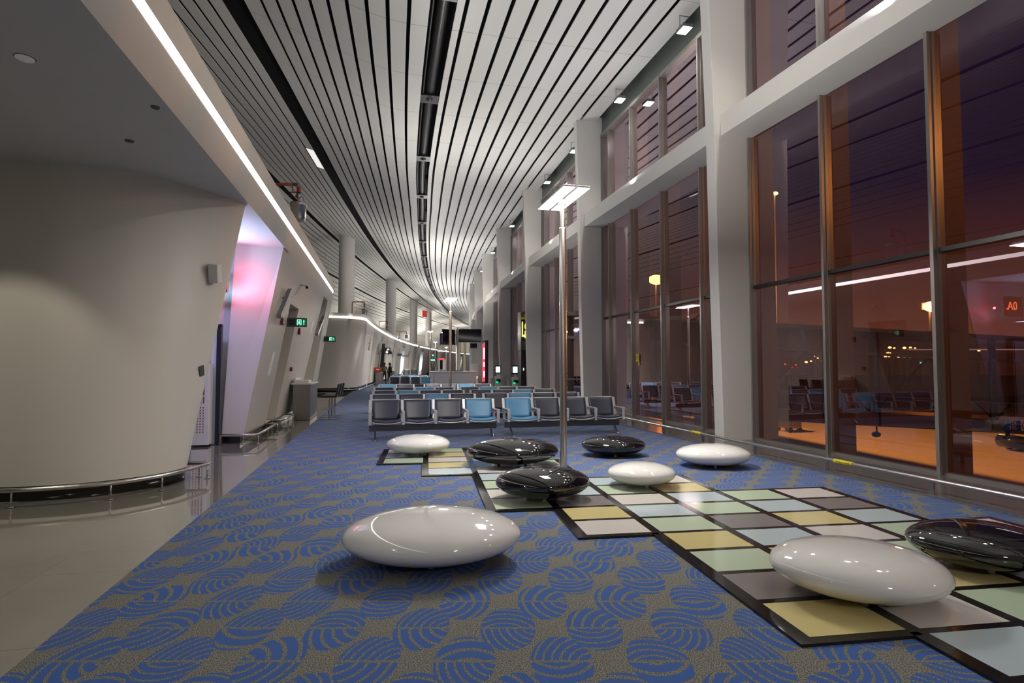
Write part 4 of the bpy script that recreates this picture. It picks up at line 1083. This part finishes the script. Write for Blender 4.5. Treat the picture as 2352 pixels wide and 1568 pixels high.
# ---------------------------------------------------------------- people
def person(label, p, rz, pose, vest=False):
    bm_v, bm_e, rad = [], [], []
    def v(x, y, z, r): bm_v.append((x, y, z)); rad.append(r); return len(bm_v) - 1
    def e(*ids):
        for a, b in zip(ids, ids[1:]): bm_e.append((a, b))
    pel = v(0, 0, 0.95, 0.145); bel = v(0, 0.0, 1.10, 0.135); ch = v(0, 0.01, 1.32, 0.155); nk = v(0, 0.0, 1.48, 0.062); he = v(0, -0.02, 1.58, 0.085); hd = v(0, -0.015, 1.68, 0.088)
    nose = v(0, -0.105, 1.61, 0.018)
    e(pel, bel, ch, nk, he, hd); e(he, nose)
    for sx in (-1, 1):
        hip = v(0.095 * sx, 0, 0.86, 0.10); kn = v((0.11 + pose.get('sp', 0)) * sx, -0.02, 0.49, 0.066); an = v((0.12 + pose.get('sp', 0)) * sx, 0.03, 0.09, 0.045); to = v((0.13 + pose.get('sp', 0)) * sx, -0.14, 0.045, 0.042)
        e(pel, hip, kn, an, to)
        sh = v(0.185 * sx, 0.01, 1.40, 0.065)
        raised = pose.get('raise') == sx
        el = v(0.25 * sx, 0.03 if not raised else -0.06, 1.12, 0.045)
        wr = v(0.24 * sx, -0.06, 0.88, 0.032) if not raised else v(0.10 * sx, -0.26, 1.36, 0.032)
        e(ch, sh, el, wr)
        d = (Vector(bm_v[wr]) - Vector(bm_v[el])).normalized()
        pm = v(*(Vector(bm_v[wr]) + d * 0.07), 0.030); e(wr, pm)
        for k, (off, ln) in enumerate(((-0.024, 0.07), (-0.008, 0.085), (0.008, 0.08), (0.024, 0.062))):
            q = Vector(bm_v[pm]) + d * 0.03 + Vector((0, off, 0)); f1 = v(*q, 0.010); f2 = v(*(q + d * ln * .6), 0.009); f3 = v(*(q + d * ln + Vector((-0.02 * sx, 0, 0))), 0.008); e(pm, f1, f2, f3)
        th = Vector(bm_v[wr]) + d * 0.03; a = v(*(th + Vector((0, -0.035, 0))), 0.011); b = v(*(th + d * 0.05 + Vector((-0.01 * sx, -0.05, 0))), 0.009); e(wr, a, b)
    me = bpy.data.meshes.new('body'); me.from_pydata(bm_v, bm_e, [])
    o = bpy.data.objects.new('body', me); COL.objects.link(o)
    sk = o.modifiers.new('skin', 'SKIN'); sk.use_smooth_shade = True
    for d, r in zip(me.skin_vertices[0].data, rad): d.radius = (r, r * (0.72 if r > 0.13 else 1))
    me.skin_vertices[0].data[pel].use_root = True
    sd = o.modifiers.new('sub', 'SUBSURF'); sd.levels = 2; sd.render_levels = 2
    dg = bpy.context.evaluated_depsgraph_get(); dg.update()
    m2 = bpy.data.meshes.new_from_object(o.evaluated_get(dg))
    bpy.data.objects.remove(o)
    m2.name = 'body'
    m2.materials.clear()
    for x in ('suit', 'skin', 'vest', 'blackplastic', 'signwhite'): m2.materials.append(M[x])
    for f in m2.polygons:
        c = f.center; f.use_smooth = True
        r_ = math.hypot(c.x, 0)
        hand = (r_ > 0.17 and c.z < 0.90) or (pose.get('raise') and c.y < -0.24 and c.z > 1.2)
        f.material_index = 1 if (c.z > 1.49 or hand) else 0
        if c.z < 0.09: f.material_index = 3
        if vest and 1.08 < c.z < 1.40 and r_ < 0.20: f.material_index = 2
        if pose.get('shirt') and 1.18 < c.z < 1.46 and abs(c.x) < 0.05 and c.y < -0.05: f.material_index = 4
    t = thing('person', label, 'person', p, rz)
    ob = bpy.data.objects.new('body', m2); COL.objects.link(ob); ob.parent = t
    mb = MB(); mb.ball((0, 0.02, 1.685), 0.108, 18, 0, (0.92, 1.0, 0.95)); mb.ball((0, 0.05, 1.60), 0.09, 14, 0, (0.95, 0.8, 1.0)); mb.build('hair', 'hair', t)
    return t
person('person in a dark suit and white shirt standing with one hand raised', P(51.6, -0.55), heading(51) + 2.2, {'raise': 1, 'shirt': 1})
person('person in a dark uniform with an olive yellow vest standing by the counter', P(48.0, -0.72), heading(48) + 3.0, {'sp': 0.02}, True)
person('person in black partly hidden behind the person in the olive vest', P(49.0, -0.35), heading(48) + 2.0, {'sp': 0.01})

# ---------------------------------------------------------------- floodlights under the window heads
def flood_parts(t):
    mb = MB(); mb.box(-0.13, 0.13, -0.17, 0.17, -0.02, 0.06); mb.build('housing', 'header', t, bevel=0.01)
    mb = MB(); mb.box(-0.11, 0.11, -0.15, 0.15, -0.026, -0.019); mb.build('lens', 'flood', t)
    mb = MB(); mb.tube([(-0.12, 0, 0.03), (-0.12, 0, 0.32), (0.12, 0, 0.32), (0.12, 0, 0.03)], 0.012, 8); mb.build('bracket', 'steeldark', t)
f0 = None
ordn = ['first', 'second', 'third', 'fourth', 'fifth', 'sixth', 'seventh', 'eighth', 'ninth', 'tenth', 'eleventh', 'twelfth']
FL = []
for k in range(1, 12):
    for r, w in ((1.75, 'near'), (5.45, 'far')):
        s = SK[k] + r
        lb = 'floodlight under the ceiling edge, %s end of the %s window bay' % (w, ordn[k - 1])
        p = P(s, 7.22, 9.36)
        if f0 is None:
            f0 = thing('floodlight', lb, 'floodlight', p, heading(s), 'floodlights along the window heads'); flood_parts(f0)
        else: dup(f0, p, heading(s), lb)
        FL.append((s, p))
# lit ceiling panel and the dark ducts in the ceiling slot
t = thing('ceiling_light_panel', 'pale lit rectangular panel in the ceiling beside the dark slot', 'ceiling light', (0, 0, 0))
mb = MB(); r_, l_ = slats[PANEL]; dz = -0.008
mb.face([P(26.4, r_ + drift(26.4, r_), pz(r_) + dz), P(28.8, r_ + drift(28.8, r_), pz(r_) + dz), P(28.8, l_ + drift(28.8, l_), pz(l_) + dz), P(26.4, l_ + drift(26.4, l_), pz(l_) + dz)]); mb.build('diffuser', 'shine', t)
for lbl, o0, r, zz in (('fat dark duct running inside the central ceiling slot', 1.68, 0.15, 0.22),):
    t = thing('ceiling_duct', lbl, 'duct', (0, 0, 0))
    mb = MB(); mb.tube([P(s, o0 + drift(s, o0), 9.74 + zz) for s in ss], r, 14); mb.build('pipe', 'duct', t)
    mb = MB(); mb.tube([P(s, 1.44 + drift(s, 1.44), 9.83) for s in ss], 0.03, 8); mb.build('cable_tray', 'duct', t)
    for i in range(11):
        s = 12.0 + 5.2 * i; d = drift(s, o0)
        mb = MB(); mb.hexa([P(s, 1.38 + d, 9.76), P(s + .55, 1.38 + d, 9.76), P(s + .55, 1.98 + d, 9.76), P(s, 1.98 + d, 9.76)], [P(s, 1.38 + d, 9.80), P(s + .55, 1.38 + d, 9.80), P(s + .55, 1.98 + d, 9.80), P(s, 1.98 + d, 9.80)])
        c = P(s + .27, 1.68 + d, 9.70); mb.lathe([(0, 0), (0.05, 0.01), (0.12, 0.06)], 14, 0, c)
        mb.build('sprinkler_plate', 'duct', t)

# ================================================================== OUTSIDE
BY = 22.0
t = thing('boarding_bridge', 'glazed boarding bridge with truss braces crossing the dark apron outside', 'boarding bridge', (0, 0, 0))
def bz(x): return -0.055 * (x - 10.0)       # the bridge falls slightly to the right
X0, X1 = 2.0, 34.0
def slab(z0, z1, y0, y1): 
    m_ = MB(); m_.hexa([(X0, y0, bz(X0) + z0), (X1, y0, bz(X1) + z0), (X1, y1, bz(X1) + z0), (X0, y1, bz(X0) + z0)], [(X0, y0, bz(X0) + z1), (X1, y0, bz(X1) + z1), (X1, y1, bz(X1) + z1), (X0, y1, bz(X0) + z1)]); return m_
slab(-0.60, -0.08, BY, BY + 3.2).build('floor_slab', 'bridge', t)
slab(3.02, 3.16, BY - 0.15, BY + 3.35).build('roof', 'bridge', t)
slab(2.12, 2.24, BY - 0.03, BY + 0.03).build('mid_rail', 'bridgesteel', t)
slab(0.55, 0.59, BY - 0.02, BY + 0.02).build('hand_rail', 'bridgesteel', t)
for y in (BY, BY + 3.2):
    g = MB(); g.face([(X0, y, bz(X0) - 0.1), (X1, y, bz(X1) - 0.1), (X1, y, bz(X1) + 3.02), (X0, y, bz(X0) + 3.02)]); g.build('glass_pane', 'bridgeglass', t)
for i in range(14):
    x = 3.4 + 2.15 * i
    mb = MB(); mb.box(x - 0.03, x + 0.03, BY - 0.05, BY + 0.02, bz(x) - 0.6, bz(x) + 3.05); mb.build('post', 'transom', t)
for i in range(6):
    x = 4.6 + 4.8 * i
    mb = MB(); mb.tube([(x, BY + 0.5, bz(x) - 0.1), (x, BY + 0.5, bz(x) + 3.0)], 0.11, 10); mb.build('column_post', 'bridgesteel', t)
    mb = MB(); mb.tube([(x - 0.1, BY + 0.5, bz(x) - 0.05), (x - 2.5, BY + 0.5, bz(x) + 2.3)], 0.045, 8); mb.tube([(x + 0.1, BY + 0.5, bz(x) - 0.05), (x + 2.5, BY + 0.5, bz(x) + 2.3)], 0.045, 8); mb.build('brace', 'bridgesteel', t)
for x in (8.0, 26.0):
    mb = MB(); mb.box(x - 0.35, x + 0.35, BY + 1.2, BY + 2.0, -4, bz(x) - 0.55); mb.build('pier', 'bridge', t)
mb = MB(); mb.box(16.2, 30, BY + 1.2, BY + 1.32, bz(23) + 2.86, bz(23) + 2.90); mb.build('ceiling_lamp', 'shine', t)
# sodium mast lamps and scattered field lights
def mast(label, x, y, z, r):
    t = thing('mast_lamp', label, 'mast light', (x, y, -4), 0, 'orange mast lamps beyond the apron')
    mb = MB(); mb.tube([(0, 0, 0), (0, 0, z + 4)], 0.16, 8); mb.build('mast', 'bridgesteel', t)
    mb = MB(); mb.box(-r * 1.2, r * 1.2, 0.0, 0.6, z + 4.05 - r * .5, z + 4.05 + r * .6); mb.build('lamp_frame', 'bridgesteel', t)
    mb = MB(); mb.ball((0, -0.3, z + 4), r, 14, 0, (1.25, 0.4, 0.8)); mb.build('bulb', 'sodium', t)
    return t
def far_pt(u, v, d): x = (u - 1176) / 1306.67; return (x * d, d, 1.5 + (840 - v) / 1306.67 * d)
for u, v, d, r, lb in ((2138, 704, 85, 0.95, 'bright orange mast lamp above the middle of the glazed bridge'), (1508, 642, 95, 1.05, 'bright orange mast lamp seen through the second window bay'), (1786, 441, 75, 0.30, 'small high orange lamp beside the white window column')):
    x, y, z = far_pt(u, v, d); mast(lb, x, y, z, r)
pts = [(1869, 819, .30), (1881, 822, .2), (1857, 831, .34), (1871, 829, .24), (1899, 829, .16), (2062, 797, .38), (2076, 798, .26), (2066, 811, .55), (2062, 817, .36), (2074, 818, .22), (2115, 797, .40), (2133, 796, .3), (2148, 797, .24), (2111, 818, .28), (2129, 818, .28), (2147, 818, .32), (2247, 797, .3), (2265, 804, .2), (2281, 807, .28), (2303, 807, .26), (2337, 802, .3), (2295, 825, .2), (1502, 765, .5), (1496, 769, .4), (1725, 640, .3)]
def field_light(p, r, m, lb, grp):
    t = thing('field_light', lb, 'airfield light', (p[0], p[1], -4), 0, grp)
    MB().ball((0, 0, p[2] + 4), r, 10, 0, (1.2, 1, 0.75)).build('bulb', m, t)
    MB().tube([(0, 0.3, 0), (0, 0.3, p[2] + 4)], 0.10, 6).build('post', 'transom', t)
for i, (u, v, r) in enumerate(pts):
    x, y, z = far_pt(u, v, 170)
    field_light((x, y + 0.7 * i, z), r * 1.15, 'lampfar', 'tiny warm airfield lamp in the night beyond the glazed bridge', 'distant airfield lights')
for u, v in ((1803, 836), (1818, 843), (1827, 838), (2153, 865)):
    x, y, z = far_pt(u, v, 170); field_light((x, y, z), 0.22, 'lampred', 'tiny red airfield beacon beyond the glazed bridge', 'distant red beacons')
x, y, z = far_pt(2115, 833, 170); field_light((x, y, z), 0.34, 'lampgreen', 'small green light beyond the glazed bridge', None)
# ground equipment
def eq(u, v, z=-4.0):
    k = (1.5 - z) * 1306.67 / (v - 840); return ((u - 1176) / 1306.67 * k, k)
x, y = eq(1808, 990)
t = thing('equipment_cart', 'boxy grey equipment cart on the lit apron below the bridge', 'cart', (x, y, -4), 0.2)
mb = MB(); mb.box(-0.65, 0.45, -0.8, 0.8, 0.35, 1.25); mb.build('body', 'steeldark', t, bevel=0.03)
mb = MB(); mb.box(0.45, 0.75, -0.6, 0.6, 0.3, 0.9); mb.tube([(0.6, 0, 0.9), (0.6, 0, 1.6)], 0.09, 8); mb.build('pump', 'bridgesteel', t)
for sx in (-0.45, 0.45):
    for sy in (-0.75, 0.75):
        mb = MB(); mb.tube([(sx, sy - 0.08, 0.22), (sx, sy + 0.08, 0.22)], 0.22, 14); mb.build('wheel', 'tyre', t)
x, y = eq(2338, 1034)
t = thing('tow_tractor', 'low dark apron tractor with a rounded nose, seen under the blue stand sign', 'vehicle', (x, y, -4), 0.1)
mb = MB(); mb.box(-0.5, 2.6, -0.8, 0.8, 0.3, 0.78); mb.build('chassis', 'blackplastic', t, bevel=0.08)
mb = MB(); mb.tube([(-0.72, -0.7, 0.62), (-0.72, 0.7, 0.62)], 0.42, 18); mb.build('nose', 'screen', t)
mb = MB(); mb.box(0.3, 2.4, -0.7, 0.7, 0.78, 1.35); mb.build('cab', 'bridgesteel', t, bevel=0.05)
for sx in (0.0, 2.0):
    for sy in (-0.8, 0.8):
        mb = MB(); mb.tube([(sx, sy - 0.1, 0.3), (sx, sy + 0.1, 0.3)], 0.3, 16); mb.build('wheel', 'tyre', t)
k = 21.70
t = thing('stand_sign', 'blue stand number sign with white figures 154 and 155 fixed to the bridge edge', 'sign', ((2319 - 1176) / 1306.67 * k, k, 1.5 - 136 / 1306.67 * k), 0.0)
mb = MB(); mb.box(-0.33, 0.30, -0.02, 0.02, -0.19, 0.19); mb.build('board', 'signblue', t)
mb = MB(); mb.box(0.32, 0.70, -0.02, 0.02, -0.19, 0.19); wb = mb.build('white_board', 'signwhite', t)
mb = MB()
mb.grid([[(0.50 + r * cos(a), -0.024, r * sin(a)) for a in [2 * PI * i / 28 for i in range(29)]] for r in (0.125, 0.165)], 0, False)
mb.build('ban_ring', 'red', wb)
text('mark', '5', 0.16, 'ink', wb, (0.50, -0.024, 0), (PI / 2, 0, 0))
text('figures', '154', 0.19, 'signwhite', t, (0.0, -0.026, 0.085), (PI / 2, 0, 0)); text('figures', '155', 0.19, 'signwhite', t, (0.0, -0.026, -0.085), (PI / 2, 0, 0))
mb = MB(); mb.box(-0.25, 0.6, 0.02, 0.30, -0.05, 0.05); mb.build('bracket', 'blackplastic', t)
mb = MB(); mb.box(-0.26, -0.12, -0.02, 0.02, -0.48, -0.19); mb.box(-0.32, 0.10, -0.06, 0.06, -0.52, -0.42); mb.build('post', 'blackplastic', t)
t = thing('hanging_camera', 'small dark camera hanging below the glazed bridge over the apron', 'camera', (14.15, BY + 0.2, bz(14.15) - 0.625))
mb = MB(); mb.tube([(0, 0, 0.02), (0, 0, -0.22)], 0.03, 8); mb.build('stem', 'blackplastic', t)
mb = MB(); mb.ball((-0.02, 0, -0.30), 0.15, 12, 0, (1.1, 1, 0.75)); mb.build('housing', 'blackplastic', t)

# ================================================================== LIGHT, SKY, CAMERA
w = bpy.data.worlds.new('night'); SC.world = w; w.use_nodes = True
nt = w.node_tree; bg = nt.nodes['Background']
tc = nt.nodes.new('ShaderNodeTexCoord'); sp = nt.nodes.new('ShaderNodeSeparateXYZ'); cr = nt.nodes.new('ShaderNodeValToRGB')
nt.links.new(tc.outputs['Generated'], sp.inputs[0]); nt.links.new(sp.outputs[2], cr.inputs[0])
cr.color_ramp.elements[0].position = 0.0; cr.color_ramp.elements[0].color = (0.17, 0.066, 0.027, 1)
cr.color_ramp.elements[1].position = 0.26; cr.color_ramp.elements[1].color = (0.018, 0.010, 0.040, 1)
nt.links.new(cr.outputs[0], bg.inputs['Color']); bg.inputs['Strength'].default_value = 1.0

warm, cool, neut = (1.0, 0.95, 0.88), (0.97, 0.985, 1.0), (1.0, 0.945, 0.855)
for s, o, lb in LAMPS:
    p = P(s, o); rz = heading(s)
    far = s > 30
    e = 1.0 if not far else 1.6
    light('lamp_up', 'AREA', (p.x, p.y, 3.93), 200 * e, neut, rot=(PI, 0, rz), shape='RECTANGLE', size=0.38, size_y=1.24)
    light('lamp_down', 'AREA', (p.x, p.y, 3.86), 170 * e, neut, rot=(0, 0, rz), shape='RECTANGLE', size=0.38, size_y=1.24)
for s, p in FL:
    n = (P(s, 6) - P(s, 7))
    light('flood_spot', 'SPOT', p + Vector((0, 0, -0.06)), 300, neut, rot=aim(n * 0.25 + Vector((0, 0, -1.0))), spot_size=2.2, spot_blend=0.9, shadow_soft_size=0.15)
# added unseen lights behind the beam tops, to brighten the ceiling by the windows
for k in range(0, 12):
    s = SK[k] + 4.1; p = P(s, 7.3, 6.60)
    light('beam_fill', 'AREA', p, 66, cool, rot=aim((P(s, 6) - P(s, 7)) * 0.55 + Vector((0, 0, 1))), shape='RECTANGLE', size=0.2, size_y=5.0)
# downlight over the rounded block, out at the left
c = A(5.9, -4.35, 3.93)
light('downlight', 'SPOT', c, 85, (1.0, 0.93, 0.74), rot=aim(A(6.9, -4.4, 0.6) - c), spot_size=1.35, spot_blend=0.35, shadow_soft_size=0.06)
for a_, b_, e_ in ((1.2, -3.6, 95), (-1.5, -5.5, 95)):
    light('soffit_fill', 'SPOT', A(a_, b_, 3.93), e_, warm, rot=aim(Vector((-0.1, 0.75, -1))), spot_size=2.5, spot_blend=1.0, shadow_soft_size=0.12)  # added unseen spots, fill light for the near wall and soffit
# gate recess lamps: cool light on the soffit, red from the digit display
light('recess_cool', 'AREA', A(11.2, -3.3, 2.75), 60, (0.42, 0.66, 1.0), rot=aim(Vector((0.1, 0.0, 1))), shape='RECTANGLE', size=1.2, size_y=0.3)
light('recess_violet', 'AREA', A(10.0, -3.1, 3.85), 36, (0.50, 0.44, 1.0), rot=aim(A(12.3, -2.5, 1.2) - A(10.0, -3.1, 3.85)), shape='RECTANGLE', size=0.8, size_y=0.5)
light('display_red', 'POINT', A(12.02, -2.66, 3.15), 14, (1.0, 0.02, 0.05), shadow_soft_size=0.03)
# far gates glow
for s in (70.2, 89.5, 133): light('gate_glow', 'AREA', P(s, -2.6, 3.4), 220, (0.75, 0.87, 1.0), rot=(0, 0, 0), shape='RECTANGLE', size=2, size_y=2)
# added fill lights without fixtures, to brighten the far end of the hall
for s, o, e in ((84, -9, 420), (108, -9, 800), (132, -8, 1300), (148, -2, 1500)): light('hall_fill', 'POINT', P(s, o, 7), e, neut, shadow_soft_size=2.0)
# sodium light over the apron
for u, v, d, e in ((2138, 704, 85, 26000), (1508, 642, 95, 26000)):
    x, y, z = far_pt(u, v, d); light('sodium', 'SPOT', (x, y - 1.5, z + 1), e * 1.4, (1.0, 0.50, 0.13), rot=aim(Vector((4, 14, 5)) - Vector((x, y, z))), spot_size=0.34, spot_blend=0.6, shadow_soft_size=1.0)
light('apron_fill', 'POINT', P(40, 2.0, 20.0), 180000, (1.0, 0.50, 0.12), shadow_soft_size=0.15)  # added point light above the roof, brings the orange onto the apron

light('fin_fill', 'SPOT', (34, -6, 14), 2200, (1.0, 0.50, 0.13), rot=aim(Vector((6, 12, 5)) - Vector((34, -6, 14))), spot_size=1.0, spot_blend=0.8, shadow_soft_size=0.6)  # added spot out of view, turns the outer fins orange
cam = bpy.data.cameras.new('camera'); co = bpy.data.objects.new('camera', cam); COL.objects.link(co)
cam.sensor_width = 36.0; cam.lens = 20.0; cam.clip_end = 600; cam.clip_start = 0.05
co.location = (0, 0, 1.5)
co.rotation_euler = (PI / 2 + math.atan(56 / 1306.67), 0, 0)
SC.camera = co
vs = SC.view_settings
vs.view_transform = 'Standard'; vs.look = 'None'; vs.gamma = 1.0; vs.use_curve_mapping = False
vs.exposure = 0.25
cy = SC.cycles
cy.max_bounces = 8; cy.diffuse_bounces = 4; cy.glossy_bounces = 4; cy.transmission_bounces = 4; cy.transparent_max_bounces = 12
cy.sample_clamp_indirect = 6.0; cy.caustics_reflective = False; cy.caustics_refractive = False
